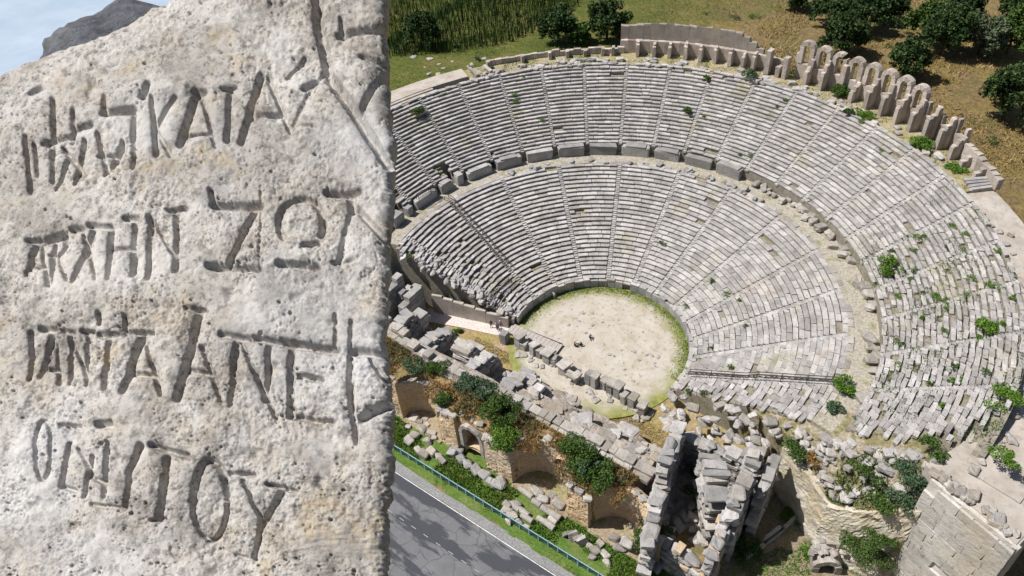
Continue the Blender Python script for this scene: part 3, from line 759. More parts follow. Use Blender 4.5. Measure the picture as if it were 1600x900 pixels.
# stones lying in front of the facade
def loose(name, px, py, size, label, group, mat='pale', rz=None, worn=True, cat='stone block', z=-1.0, tilt=.12):
    p = atz(px, py, z); s = size
    o = blk(name, (p[0], p[1], z+s[2]*.42), s, M[mat], None, random.uniform(-.4, .4) if rz is None else rz, random.gauss(0, tilt), random.gauss(0, tilt), worn)
    return tag(o, label, cat, group)
for px, py in ((708, 705), (722, 716), (731, 724), (745, 733), (757, 741), (765, 750), (716, 700), (778, 757), (785, 752)):
    loose('fallen_block', px, py+4, (random.uniform(1.3, 1.9), random.uniform(1., 1.3), random.uniform(.9, 1.2)), 'grey square block in the row below the arched opening', 'blocks in a row below the arched opening', 'grey')
for px, py in ((638, 668), (648, 682), (655, 705), (675, 708), (686, 715), (663, 712), (692, 721), (640, 690), (668, 690), (679, 686)):
    s = random.uniform(.6, 1.3); loose('fallen_stone', px, py, (s*1.3, s, s*.8), 'rough pale stone on the grass at the left niche', 'stones on the grass at the left niche')
for px, py in ((792, 800), (801, 808), (795, 815), (812, 818), (822, 825), (806, 790), (930, 862), (945, 868), (922, 855), (938, 850), (960, 842), (968, 858), (925, 872), (948, 880)):
    s = random.uniform(.6, 1.1); loose('fallen_stone', px, py, (s*1.4, s, s*.8), 'rough pale stone on the grass below the right niches', 'stones on the grass below the right niches')
# column drums and shafts
def drum(p0, p1, rad, label, group):
    v = []; f = []; k = 14; a_, b3 = Vector(p0), Vector(p1); ax = (b3-a_).normalized(); u_ = ax.orthogonal().normalized(); v_ = ax.cross(u_)
    for q, c in ((0, a_), (1, b3)):
        for s_, sc in ((0, .93), (1, 1.)) if q == 0 else ((1, 1.), (0, .93)):
            cc = c+ax*(.06 if s_ else 0)*(1 if q == 0 else -1)
            for i in range(k):
                t2 = 2*math.pi*i/k; v.append(cc+(u_*math.cos(t2)+v_*math.sin(t2))*rad*sc*random.uniform(.97, 1.03))
    for j in range(3):
        for i in range(k): f.append((j*k+i, j*k+(i+1) % k, (j+1)*k+(i+1) % k, (j+1)*k+i))
    f += [tuple(range(k))[::-1], tuple(range(3*k, 4*k))]
    c = (a_+b3)/2
    o = mesh_obj('column_drum', [x-c for x in v], f, M['pale'], None, loc=c)
    return tag(o, label, 'column', group)
for (x0, y0, x1, y1) in ((788, 785, 798, 793), (800, 788, 812, 797), (812, 795, 826, 806), (815, 804, 832, 815), (840, 808, 852, 816), (850, 814, 866, 826), (858, 808, 870, 817), (812, 763, 832, 777), (832, 781, 845, 790), (846, 792, 876, 810)):
    p, q = atz(x0, y0, -.65), atz(x1, y1, -.65); drum(p, q, random.uniform(.36, .5), 'pale fallen column piece lying on the grass by the facade', 'fallen column pieces')
for k, (px, py) in enumerate(((888, 838), (896, 842), (903, 843), (911, 850))):
    loose('tilted_slab', px, py, (1.3, .5, 1.5), 'grey slab standing on edge at the right pier foot', 'slabs on edge at the pier foot', 'grey', .9, False, 'stone slab', tilt=.25)
for (px, py) in ((838, 770), (862, 776), (848, 782), (872, 790), (660, 672), (668, 665), (655, 660), (675, 678), (648, 655), (665, 655)):
    s = random.uniform(.5, 1.2); loose('niche_stone', px, py, (s*1.5, s, s*.7), 'fallen stone on the dry floor of a facade niche', 'stones inside the niches', 'pale')
for a, b, dpt in ((-17.2, -9.6, 2.8), (3.2, 12.2, 3.9), (15.4, 23.2, 3.4)):
    slab('niche_floor', [(a, -28.1), (b, -28.1)]+[((a+b)/2+(b-a)/2*math.cos(q), -27.2+(dpt+.3)*math.sin(q)) for q in np.linspace(0, math.pi, 14)], -1.3, -.8, M['earth'])

ORD = 'first second third fourth fifth sixth seventh eighth ninth tenth eleventh twelfth thirteenth fourteenth fifteenth sixteenth seventeenth'.split()
# row of pulpitum piers in front of the stage
for i, (px, py, hh, ww) in enumerate(((789, 533, 2.1, 1.15), (813, 540, 2.3, 1.15), (819, 545, 1.3, .8), (835, 552, 2.1, 1.0), (843, 557, 1.6, .8), (857, 564, 2.0, 1.3), (866, 570, 1.5, .7), (882, 582, 1.9, 1.3), (901, 596, 1.5, .9), (921, 597, 2.4, 1.0), (930, 603, 2.4, .9), (944, 606, 1.8, .9), (953, 613, 2.2, .9), (966, 618, 2.2, 1.1), (975, 628, 1.6, .8), (988, 634, 2.0, 1.), (1004, 645, 1.7, 1.))):
    p = atz(px, py, 0); t = empty('stone_pier', (p[0], p[1], -.25), ORD[i]+' square stone pier of the stage-front row, counted from the left', 'pier', 'piers along the stage front')
    rz = random.gauss(0, .1)
    blk('shaft', (p[0], p[1], hh/2-.2), (ww, ww*random.uniform(1.1, 1.5), hh+.1), M['grey'], t, rz, random.gauss(0, .03), random.gauss(0, .03))
    if random.random() < .75: blk('cap', (p[0]+random.gauss(0, .1), p[1]+.1, hh), (ww*1.25, ww*1.6, .35), M['pale'], t, rz+random.gauss(0, .1), random.gauss(0, .06))
for (x0, y0, x1, y1) in ((887, 579, 906, 590), (884, 584, 900, 593)):
    p, q = atz(x0, y0, 1.5), atz(x1, y1, 1.3); c = (p+q)/2
    tag(blk('long_beam', c, (np.linalg.norm(p-q), .55, .45), M['pale'], None, math.atan2(q[1]-p[1], q[0]-p[0])), 'long pale stone beam bridging two stage-front piers', 'stone beam', 'beams on the stage-front piers')
for i in range(34):
    x = random.uniform(-12, 14); y = -8.2+random.gauss(0, .7); s = random.uniform(.35, .8)
    tag(blk('small_stone', (x, y, s*.2-.1), (s*1.4, s, s*.6), M['pale'], None, random.uniform(0, 6), 0, 0, True), 'small pale stone at the foot of the stage-front piers', 'stone', 'small stones at the stage-front piers')
for i in range(46):
    x = random.uniform(-9, 12); y = random.uniform(-6, 7); s = random.uniform(.16, .42)
    if math.hypot(x, y) < 12: tag(blk('orchestra_stone', (x, y, .03), (s*1.5, s, s*.5), random.choice([M['pale'], M['grey']]), None, random.uniform(0, 6), 0, 0, True), 'small stone scattered on the sandy orchestra floor', 'stone', 'stones on the orchestra floor')

# wooden walkway ramp
t = empty('wooden_ramp', (-9.4, -4.3, 0), 'grey plank ramp at the left edge of the orchestra', 'ramp')
p0, p1 = np.array([-14.1, -4.75]), np.array([-4.7, -4.05]); u_ = (p1-p0)/np.linalg.norm(p1-p0); rz = math.atan2(u_[1], u_[0]); Lr = np.linalg.norm(p1-p0)
for i in range(13):
    c = p0+u_*Lr*(i+.5)/13; place('plank', shared('plank', BLK[0], M['plank']), TM((c[0], c[1], .62-.02*i), (Lr/13-.035, 2.1, .07), rz), t)
for s in (-1, 1):
    c = (p0+p1)/2+np.array([-u_[1], u_[0]])*s*.97; place('edge_board', shared('edge_board', BLK[1], M['rail']), TM((c[0], c[1], .52), (Lr, .06, .16), rz), t)
    for i in range(7):
        c = p0+u_*Lr*(i+.2)/6.6+np.array([-u_[1], u_[0]])*s*.9; place('post', shared('plank_post', BLK[2], M['rail']), TM((c[0], c[1], .22), (.12, .12, .7), rz), t)

# left side passage wall
t = empty('passage_wall', (-22, -5, 0), 'plain grey concrete wall beside the pale path at left', 'wall')
AW = XA(A_HI+.9); UW = (math.cos(AW), math.sin(AW))
for i in range(7):
    rc = 16.2+1.95*i; hh = 2.3+.28*i
    blk('wall_panel', (rc*UW[0], rc*UW[1]-.1, hh/2-.2), (1.94, .5, hh+.2), M['concrete'], t, AW)
for i in range(60):
    rc = random.uniform(15.5, 34); A = XA(A_HI-random.uniform(-.3, 5.5)); s = random.uniform(.5, 1.1)
    tag(blk('broken_block', (rc*math.cos(A), rc*math.sin(A), float(seat_z(rc))*.96-.1), (s*1.3, s, s*.7), M['seat_worn'], None, random.uniform(0, 6), random.gauss(0, .25), random.gauss(0, .25), True), 'broken seat block tumbled above the left passage wall', 'stone block', 'tumbled blocks above the passage wall')

# ------------------------------------------------------------------ right end: ruined walls of the stage house
def ruin_wall(name, label, x0, y0, x1, y1, thick, zb, zt, mat, bl=1.05, bh=.62, rag=2.0):
    L = math.hypot(x1-x0, y1-y0); rz = math.atan2(y1-y0, x1-x0); t = empty(name, ((x0+x1)/2, (y0+y1)/2, zb), label, 'ruined wall')
    nc = int((zt-zb)/bh); seed = random.random()*50; g = random.gauss
    for c in range(nc+3):
        q = -random.uniform(0, .6)
        while q < L:
            l2 = random.uniform(.65, 2.0)*bl; mid = min(max(q+l2/2, 0), L)
            top = nc+rag*1.7*float(fbm(seed+mid*.45, 1.))+.5*g(0, 1); near = c > nc-4
            if c <= top:
                off = g(0, .03+.10*near)
                blk('wall_block', (x0+math.cos(rz)*(q+l2/2)-math.sin(rz)*off, y0+math.sin(rz)*(q+l2/2)+math.cos(rz)*off, zb+(c+.5)*bh), (l2*.99, thick*random.uniform(.78, 1.2), bh*1.01), M[random.choice([mat, 'grey', 'grey', 'seat_worn'])], t,
                    rz+g(0, .03+.10*near), g(0, .01+.08*near), g(0, .01+.06*near), random.random() < (.6 if near else .25))
            q += l2
    return t
ruin_wall('ruined_wall', 'arched-over pale ruined wall at the left of the right-hand ruin', 20.4, -13.2, 21.6, -20.0, 1.5, 1.5, 9.6, 'pale')
ruin_wall('ruined_wall', 'broken ruin wall beside the deep dark slot, near the bottom', 21.9, -20.5, 24.4, -29.0, 1.5, -1, 7.6, 'pale')
ruin_wall('ruined_wall', 'squat block pile between the two dark slots of the right ruin', 25.6, -15.6, 28.6, -19.8, 2.6, -1, 10.0, 'pale')
ruin_wall('ruined_wall', 'jagged ruin wall at the far edge facing the seats', 21.5, -12.6, 30.5, -11.8, 1.6, -1, 7.6, 'pale', rag=2.6)
ruin_wall('ruined_wall', 'tall ruin wall with black shaded right face', 30.3, -14.0, 31.2, -21.0, 1.7, -1, 10.2, 'pale')
ruin_wall('ruined_wall', 'low end of the tall ruin wall nearest the road', 30.6, -21.5, 31.3, -27.0, 1.3, -1, 7.2, 'ochre')
ruin_wall('ruined_wall', 'thin dark pier right of the tall ruin wall', 32.2, -11.4, 32.6, -15.8, 1.2, -1, 9.2, 'grey')
ruin_wall('ruined_wall', 'short cross wall joining the ruin walls near the road', 25.2, -26.5, 30.0, -26.8, 1.3, -1, 5.0, 'ochre')
for i in range(90):
    x = random.uniform(20, 32); y = random.uniform(-28, -10.5); s = random.uniform(.5, 1.3); z = float(stage_z(x, min(y, -13.3))) if y < -13.2 else 0
    tag(blk('ruin_stone', (x, y, z+.3*s), (s*1.4, s, s*.75), random.choice([M['pale'], M['grey'], M['seat_worn']]), None, random.uniform(0, 6), random.gauss(0, .3), random.gauss(0, .3), True),
        'tumbled block between the walls of the right-hand ruin', 'stone block', 'tumbled blocks in the right-hand ruin')
for i in range(90):
    x = random.uniform(14, 33); y = cavea_end(x)-random.uniform(-.6, 4.2); s = random.uniform(.5, 1.2); d = max(0., float(cavea_end(x)-y)); zc = float(seat_z(x/math.cos(R(13))))
    tag(blk('end_stone', (x, y, max(-.1, zc-2.1*d-.1)), (s*1.5, s, s*.7), random.choice([M['pale'], M['seat_worn']]), None, random.gauss(0, .6), random.gauss(0, .25), random.gauss(0, .25), True),
        'loose block heaped at the right end of the lower seats', 'stone block', 'loose blocks at the right end of the lower seats')

# collapsed slope below the right end of the upper seats
gx, gy = np.meshgrid(np.linspace(13, 50, 190), np.linspace(-16.5, -2, 90), indexing='ij')
sz = slope_z(gx, gy); sz = np.where((gy > cavea_end(gx)+.6), np.minimum(sz, seat_z(np.hypot(gx, gy))-.8), sz)
sz = np.where(gx > 45.5, np.minimum(sz, 19.7-.5*(gx-45.5)), sz)
o = grid_obj('collapsed_bank', gx, gy, sz, soil('collapsed_bank_earth', [(.3, (.3, .24, .15)), (.45, (.44, .38, .29)), (.55, (.22, .2, .09)), (.66, (.4, .33, .2)), (.8, (.52, .48, .42))], .35, 2, .3)); tag(o, 'collapsed earth and rubble bank below the right-hand seats', 'bank')
def wall_strip(name, label, pts, zb, ztop, mat, rough=.25, cat='wall', parent=None, ret=1.0):
    dpp = []
    for (x0, y0), (x1, y1) in zip(pts[:-1], pts[1:]):
        L = math.hypot(x1-x0, y1-y0); k = max(1, int(L/.3))
        for i in range(k): dpp.append((x0+(x1-x0)*i/k, y0+(y1-y0)*i/k))
    dpp.append(pts[-1]); q = np.array(dpp); n_ = len(q); tg = np.gradient(q, axis=0); tg /= np.linalg.norm(tg, axis=1)[:, None]; nn = np.stack([tg[:, 1], -tg[:, 0]], 1)
    s_ = np.arange(n_)*.3; f = np.linspace(0, 1, n_); tz = np.interp(f, np.linspace(0, 1, len(ztop)), ztop)+rough*1.2*fbm(s_*.7, 4+0*s_)
    zk = np.linspace(0, 1, 30); I, Kk = np.meshgrid(np.arange(n_), zk, indexing='ij'); ZZ = zb+(tz[I]-zb)*Kk
    of = rough*fbm(s_[I]*.6+3, ZZ*.6)+rough*.4*fbm(s_[I]*2.5, ZZ*2.5)-.15*Kk
    XX = q[I, 0]+nn[I, 0]*of; YY = q[I, 1]+nn[I, 1]*of
    XX = np.concatenate([XX, q[:, :1]-nn[:, :1]*ret], 1); YY = np.concatenate([YY, q[:, 1:]-nn[:, 1:]*ret], 1); ZZ = np.concatenate([ZZ, tz[:, None]], 1)
    o = grid_obj(name, XX, YY, ZZ, mat, parent)
    if parent is None: tag(o, label, cat)
    return o
wall_strip('yellow_rubble_wall', 'stained white and yellow rubble wall right of the ruin', [(32.2, -9.0), (36.1, -11.5), (39.9, -14.1), (42.5, -14.5)], -1.1, [8.6, 8.5, 8.0, 7.8], M['yellow'], .3)
wall_strip('upper_rubble_wall', 'upper yellow rubble wall below the broken seat ends', [(39.6, -14.0), (44.0, -14.5), (48.2, -14.6)], -1.1, [8.0, 11.0, 15.5], M['yellow'], .45)
t = empty('great_end_wall', (52, -16, -1), 'high pale plastered end wall below the beige terrace', 'wall')
wall_strip('wall_face', '', [(47.6, -13.9), (56.2, -17.6)], -1.1, [20.0, 20.2], M['plaster'], .06, parent=t, ret=.7)
wall_strip('end_face', '', [(56.2, -17.6), (58.2, -11.0), (58.6, -3)], -1.1, [20.2, 20.3, 20.3], M['plaster'], .06, parent=t, ret=.6)
for c in range(15):
    q = -random.uniform(0, .8)
    while q < 9.3:
        l2 = random.uniform(1.3, 3.0); q0, q1 = max(q, 0), min(q+l2, 9.3); q += l2
        if q1-q0 < .25 or random.random() < (.03 if c < 13 else .25): continue
        mid = (q0+q1)/2; blk('facing_block', (47.6+.9186*mid-.395*.1, -13.9-.3952*mid-.9186*.1, -.55+c*1.4), (q1-q0-random.uniform(.01, .05), .3+random.uniform(0, .035), 1.4-random.uniform(.005, .03)), M['plaster'], t, -.4063+random.gauss(0, .003), random.gauss(0, .003), random.gauss(0, .003), random.random() < .05)
o = slab('end_terrace', [(46.8, -12.6), (56.0, -17.0), (57.9, -11), (57.5, 0), (50.5, -1.0), (49.0, -8)], 15, ZG-2.55, M['concrete'], None); tag(o, 'beige earth terrace on top of the high end wall', 'terrace')
for i in range(70):
    if i < 40: a = random.uniform(-43, 8); A = XA(a); rc = R3+abs(random.gauss(.3, .7)); x, y = rc*math.cos(A), rc*math.sin(A); z = float(ZG-.75-1.65*smooth(-16, -40, a))
    else: f = random.random(); x, y, z = 47.2+8.6*f+random.gauss(0, .3), -13.0-3.7*f+abs(random.gauss(0, .6)), 20.3
    s = random.uniform(.35, 1.0)
    tag(blk('terrace_stone', (x, y, z+.15), (s*1.4, s, s*.6), M[random.choice(['pale', 'seat_worn', 'rubblestone'])], None, random.uniform(0, 6), random.gauss(0, .15), random.gauss(0, .15), True), 'loose stone along the edge of the right-hand beige terrace', 'stone', 'stones along the terrace edge')
# vaulted opening at the wall foot
t = empty('vault_mouth', (41.7, -15.5, -1), 'round-headed vault opening at the foot of the right bank', 'vault')
o = arch_ring(1.8, .9, 2.6, .8, 11).build('arch', M['pale'], t); o.matrix_basis = TM((0, 0, .2), (1, 1, 1), .5)
blk('rear_wall', (42.4, -14.0, 0.8), (3.0, .5, 3.2), M['rubble'], t, .5)
for i in range(16):
    x = 40.0+random.uniform(0, 3.6); y = -15.4+random.gauss(0, .7); s = random.uniform(.5, 1.)
    blk('crown_stone', (x, y, 2.0+random.uniform(-.3, .2)), (s*1.0, s*.8, s*.45), M['pale'], t, random.uniform(0, 6), 0, 0, True)
ruin_wall('low_kerb_wall', 'low mortared kerb wall on the court floor right of the ruin', 33.8, -19.8, 36.4, -12.6, .45, -1, -.3, 'yellow', 1.8, .6, .2)
for i in range(110):
    x = random.uniform(33.5, 48); f = random.random(); y = cavea_end(x)+.4-f*(cavea_end(x)-float(w1(x))); s = random.uniform(.4, 1.15)
    tag(blk('bank_stone', (x, y, float(slope_z(x, y))+.12), (s*1.5, s, s*.7), random.choice([M['pale'], M['seat_worn']]), None, random.uniform(0, 6), random.gauss(0, .25), random.gauss(0, .25), True),
        'broken stone strewn over the right-hand rubble bank', 'stone', 'stones on the right-hand rubble bank')

# ------------------------------------------------------------------ roadside fence
t = empty('roadside_fence', (0, -32.6, -1), 'pale blue metal fence with wire panels along the road', 'fence')
pm = shared('fence_post', BLK[0], M['fence']); rm = shared('fence_rail', BLK[1], M['fence'])
def panel_proto():
    mb = MB()
    for i in range(11): mb.add(xf(BLK[0][0], TM((-.5+(i+.5)/11, 0, 0), (.022, .5, 1))), BLK[0][1])
    for i in range(3): mb.add(xf(BLK[0][0], TM((0, 0, -.3+.3*i), (1, .5, .03))), BLK[0][1])
    return np.vstack(mb.v), mb.f
pn = shared('fence_panel', panel_proto(), M['fence_mesh'])
for i, x in enumerate(np.arange(-34, 44, 1.5)):
    jl = random.gauss(0, .015)
    place('post', pm, TM((x, -32.6, -.33), (.16, .14, 1.45), 0, jl, jl), t)
    place('top_rail', rm, TM((x+.75, -32.6, .27), (1.5, .11, .11)), t); place('wire_panel', pn, TM((x+.75, -32.6, -.33), (1.42, .03, 1.1)), t)

# ------------------------------------------------------------------ handrails
def tube(pts, rad, mb, k=5):
    pts = [Vector(p) for p in pts]
    for a_, b3 in zip(pts[:-1], pts[1:]):
        ax = b3-a_
        if ax.length < 1e-4: continue
        ax = ax.normalized(); u_ = ax.orthogonal().normalized(); v_ = ax.cross(u_); v = []
        for c in (a_, b3):
            for i in range(k): q = 2*math.pi*i/k; v.append(c+(u_*math.cos(q)+v_*math.sin(q))*rad)
        mb.add([tuple(x) for x in v], [(i, (i+1) % k, k+(i+1) % k, k+i) for i in range(k)]+[tuple(range(k))[::-1], tuple(range(k, 2*k))])
def handrail(label, path, off=.45):
    t = empty('handrail', path[0], label, 'handrail')
    for s in (-1, 1):
        pp = []
        for i, p in enumerate(path):
            d = Vector(path[min(i+1, len(path)-1)])-Vector(path[max(i-1, 0)]); nn = Vector((-d.y, d.x, 0)).normalized()*off*s; pp.append(Vector(p)+nn)
        mb = MB(); tube([p+Vector((0, 0, .95)) for p in pp], .06, mb, 6); mb.build('top_bar', M['rail'], t)
        mb = MB(); tube([p+Vector((0, 0, .5)) for p in pp], .045, mb, 6); mb.build('middle_bar', M['rail'], t)
        for p in pp[::2]: mb = MB(); tube([p+Vector((0, 0, -.15)), p+Vector((0, 0, 1.0))], .055, mb, 6); mb.build('post', M['rail'], t)
def radial(a, ra_): A = XA(a); return [(r*math.cos(A), r*math.sin(A), float(seat_z(r+.2))) for r in ra_]
handrail('dark handrail running down the left stairway of the lower seats', radial(139, np.arange(R1+.8, 19.5, -1.4)))
handrail('dark handrail bending along the broken seats above the left passage', [tuple(hit(px, py)) for px, py in ((797, 440), (788, 448), (778, 457), (768, 466), (762, 474), (757, 483))], .35)
handrail('thin dark handrail across the lower seats at far right', radial(-29, np.arange(15.2, R1+.5, 1.6)), .3)
handrail('short rail section on the walkway at upper left', [tuple(hit(px, py)+np.array([0, 0, 0])) for px, py in ((653, 312), (662, 306), (672, 301), (682, 302))], .3)

# ================================================================== VEGETATION
def quads_obj(name, V, mat, parent=None):
    n_ = len(V); me = bpy.data.meshes.new(name); me.vertices.add(n_*4); me.vertices.foreach_set('co', V.reshape(-1))
    me.loops.add(n_*4); me.loops.foreach_set('vertex_index', np.arange(n_*4)); me.polygons.add(n_); me.polygons.foreach_set('loop_start', np.arange(n_)*4)
    me.materials.append(mat); me.update(calc_edges=True)
    o = bpy.data.objects.new(name, me); COL.objects.link(o)
    if parent is not None: o.parent = parent; o.location = -Vector(parent.location)
    return o
def leaves(c, size, tilt=.9):
    n_ = len(c); a = rng.normal(size=(n_, 3)); a[:, 2] *= tilt; a /= np.linalg.norm(a, axis=1)[:, None]
    b = np.cross(a, rng.normal(size=(n_, 3))); b /= np.linalg.norm(b, axis=1)[:, None]
    s = size*rng.uniform(.6, 1.3, (n_, 1)); a = a*s; b = b*s*.62
    return np.stack([c-a, c-b*.9, c+a, c+b], 1)
def crown_pts(n_, radii, clumps, spread, flat=.15):
    d = rng.normal(size=(clumps, 3)); d /= np.linalg.norm(d, axis=1)[:, None]; d[:, 2] = np.where(d[:, 2] < -.35, -d[:, 2], d[:, 2])
    rad = rng.uniform(.45, 1.0, (clumps, 1))**.6; cc = d*rad*(1+.18*rng.normal(size=(clumps, 1)))
    k = rng.integers(0, clumps, n_); e = rng.normal(size=(n_, 3)); e /= np.linalg.norm(e, axis=1)[:, None]
    p = cc[k]+e*spread*rng.uniform(.5, 1.05, (n_, 1))
    return p*np.array(radii), cc*np.array(radii)
def tree(name, label, base, h, rad, mat, n_=3200, group=None, lean=0, ls=.24, clumps=60):
    t = empty(name, base, label, 'tree', group); bx, by, bz = base
    cz = bz+h*.47; P, cc = crown_pts(n_, (rad, rad, h*.5), clumps, .27)
    P = P+np.array([bx, by, cz]); P = P[P[:, 2] > bz+.1]
    quads_obj('crown', leaves(P, ls), M[mat], t)
    mb = MB(); pts = [(bx, by, bz-.4), (bx+.1, by, bz+h*.25), (bx-.1, by+.1, bz+h*.5), (bx, by, bz+h*.75)]
    for i, (a_, b3) in enumerate(zip(pts[:-1], pts[1:])): tube([a_, b3], h*.035*(1-.28*i), mb, 7)
    for c in cc[:9]: tube([(bx, by, bz+h*.3), (bx+c[0]*.8, by+c[1]*.8, cz+c[2]*.7)], h*.012, mb, 5)
    mb.build('trunk', M['bark'], t)
def bush(p, rad, h, mat, label, group=None, n_=420, ls=.11, name='bush'):
    t = empty(name, p, label, 'bush', group)
    P, cc = crown_pts(n_, (rad, rad, h*.6), 14, .4); P = P+np.array([p[0], p[1], p[2]+h*.45]); P = P[P[:, 2] > p[2]-.1]
    quads_obj('foliage', leaves(P, ls), M[mat], t)
    mb = MB()
    for c in cc[:5]: tube([(p[0], p[1], p[2]-.2), (p[0]+c[0]*.7, p[1]+c[1]*.7, p[2]+h*.4+c[2]*.4)], .03, mb, 4)
    mb.build('stems', M['bark'], t)
def gz(X, Y): return float(base_z(X, Y))
def onground(px, py):
    d = ray(px, py); tt = 60.
    while tt < 900:
        P = CAM+d*tt
        if P[2] <= gz(P[0], P[1]): return P
        tt += .4
    return P
TR = [ (663, 74, 8.0, 4.3, 'leaf_dark', 'round dark tree standing among the reeds at the far left'),
 (872, 66, 8.0, 4.6, 'leaf_dark', 'dark round tree at the end of the reed bed'),
 (948, 62, 8.6, 5.4, 'leaf_dark', 'wide dark tree behind the far parapet'),
 (905, 68, 4.5, 2.9, 'leaf_mid', 'small lighter green tree between two dark trees beyond the far rim'),
 (1312, 90, 9.5, 4.8, 'leaf_dark', 'dark tree just behind the left arches of the arcade'),
 (1345, 52, 8.5, 5.2, 'leaf_dark', 'dark tree at the top edge left of the brown field'),
 (1292, 42, 8.0, 4.5, 'leaf_dark', 'dark tree at the top edge, leftmost behind the arcade'),
 (1412, 124, 8.0, 4.1, 'leaf_dark', 'dark round tree right behind the middle of the arcade'),
 (1385, 34, 7, 4.5, 'leaf_dark', 'dark tree at the top edge right of centre of the field'),
 (1468, 86, 10.5, 5.4, 'leaf_dark', 'large dark tree beyond the brown field'),
 (1442, 62, 8.0, 4.2, 'leaf_mid', 'mid green tree left of the large dark tree beyond the field'),
 (1528, 84, 8.5, 5.2, 'leaf_grey', 'grey-green drooping tree at the upper right'),
 (1572, 84, 8.8, 5.0, 'leaf_mid', 'mid green tree at the upper right corner'),
 (1565, 186, 11.0, 5.6, 'leaf_dark', 'dark tree alone at the right edge beside the arcade end'),
 (1500, 40, 9, 5., 'leaf_dark', 'dark tree at the top edge behind the grey-green tree'),
 (1590, 40, 9, 5., 'leaf_dark', 'dark tree at the top right corner of the view'),
 (1240, 14, 7, 4., 'leaf_dark', 'dark tree at the top edge above the tall outer wall')]
for px, py, h, rd, mt, lb in TR:
    p = onground(px, py); rd *= .8; h *= .92; tree('tree', lb, (p[0], p[1], p[2]), h, rd, mt, 7500 if rd > 3.7 else 5500, 'trees beyond the theatre', ls=.29, clumps=64)
# bushes and shrubs
B1 = 'small green shrub rooted in the seats of the lower tier'; B2 = 'small green shrub rooted between upper seat rows'
BU = [(652, 178, 1.3, 1.0, 'leaf_mid', 'dark green shrub on the upper left seats near the concrete terrace'),
 (1073, 178, .9, .9, 'leaf_mid', 'lone round shrub on the upper seats right of centre'),
 (1104, 126, .7, .7, 'leaf_mid', 'small shrub near the top of the upper seats below the far piers'),
 (1170, 122, 1.2, 1.3, 'leaf_blue', 'grey-green shrub below the piers of the outer wall'),
 (1311, 150, 1.5, 2.0, 'leaf_mid', 'leafy bush in front of the arcade wall'),
 (1330, 153, 1.0, 1.2, 'leaf_bright', 'smaller bright bush right of the leafy arcade bush'),
 (1326, 178, .8, .8, 'leaf_mid', 'small round shrub at the top seat row below the arcade'),
 (1352, 185, 1.4, 1.1, 'leaf_bright', 'bright shrub at the seat edge below the arcade'),
 (1438, 232, 1.6, 1.6, 'leaf_bright', 'bright green bush at the right end of the arcade'),
 (1495, 265, 1.3, .6, 'leaf_bright', 'low green growth near the broken rim wall'),
 (1383, 425, 1.5, 2.0, 'leaf_bright', 'large bright bush on the upper seats right of the walkway'),
 (1538, 515, 1.3, 1.2, 'leaf_bright', 'bright bush near the right edge of the upper seats'),
 (1316, 608, 1.4, 1.5, 'leaf_bright', 'bright bush at the right end of the walkway'),
 (1300, 640, 1.0, .9, 'leaf_blue', 'grey-green shrub just below the bright walkway bush'),
 (1562, 625, 2.0, .8, 'leaf_bright', 'flat green shrub on the terrace at the right edge'),
 (1570, 718, 1.2, .6, 'leaf_bright', 'small green tuft on the beige terrace near the right edge'),
 (1457, 705, 1.3, 1., 'leaf_mid', 'dark olive shrub at the lower edge of the upper seats'),
 (1425, 752, 2.0, 2.2, 'leaf_blue', 'blue-green bush below the broken seats at lower right'),
 (1408, 785, 1.7, 1.6, 'leaf_blue', 'lower blue-green bush hanging on the rubble bank'),
 (1383, 795, 1.8, 1.5, 'leaf_mid', 'green bush left of the blue-green bushes on the bank'),
 (1362, 735, 2.0, 1.3, 'leaf_mid', 'wide shrub under the broken seat ends'),
 (1250, 705, 1.8, 1.4, 'leaf_mid', 'wild shrub on top of the yellow rubble wall'),
 (1275, 715, 1.6, 1.0, 'rust', 'orange dry shrub on top of the yellow rubble wall'),
 (785, 655, 2.4, 2.8, 'leaf_mid', 'big leafy bush on the bank right of the arched opening'),
 (790, 690, 2.2, 2.0, 'leaf_bright', 'bright lower bush spilling over the facade beside the arch'),
 (905, 715, 2.4, 2.6, 'leaf_mid', 'big green bush above the middle niche'),
 (940, 745, 2.4, 1.9, 'leaf_mid', 'wide olive bush above the right pier'),
 (915, 735, 1.4, 1.8, 'leaf_blue', 'grey-green bush in front of the big bush above the niche'),
 (695, 628, 1.2, 1.2, 'leaf_mid', 'dark green shrub on the lip of the bank above the left niche'),
 (680, 580, 1.6, 1.3, 'leaf_mid', 'green shrub on the bank at far left'),
 (650, 575, 1.6, 1.2, 'leaf_blue', 'grey-green shrub on the bank, leftmost'),
 (730, 600, 1.6, 1.2, 'leaf_blue', 'grey-green shrub below the rear wall of the stage'),
 (755, 612, 1.7, 1.3, 'leaf_blue', 'grey-green shrub at the right end of the weedy bank'),
 (797, 605, 1.2, 1.2, 'leaf_mid', 'green shrub in the stage rubble beside the dark hollow'),
 (715, 520, .8, .6, 'leaf_bright', 'green tuft on the stage floor near the passage path'),
 (1095, 745, 1.6, 2.2, 'leaf_blue', 'grey-green bush high in the dark slot of the right ruin'),
 (1100, 790, 2.2, 2.6, 'leaf_mid', 'big green bush in the dark slot of the right ruin'),
 (1020, 845, 2.4, 2.0, 'leaf_mid', 'green bush at the near foot of the left ruin wall'),
 (1165, 862, 1.8, 1.6, 'leaf_mid', 'green bush at the foot of the tall ruin wall'),
 (1237, 808, 1.3, 1.3, 'leaf_bright', 'bright shrub at the foot of the yellow wall'),
 (1265, 868, 1.3, .8, 'leaf_bright', 'bright weeds on the court floor by the vault'),
 (1360, 858, 3.0, 1.6, 'leaf_mid', 'wide green bush right of the vault opening'),
 (1380, 840, 2.0, 1.2, 'leaf_mid', 'green growth climbing the bank above the wide vault bush')]
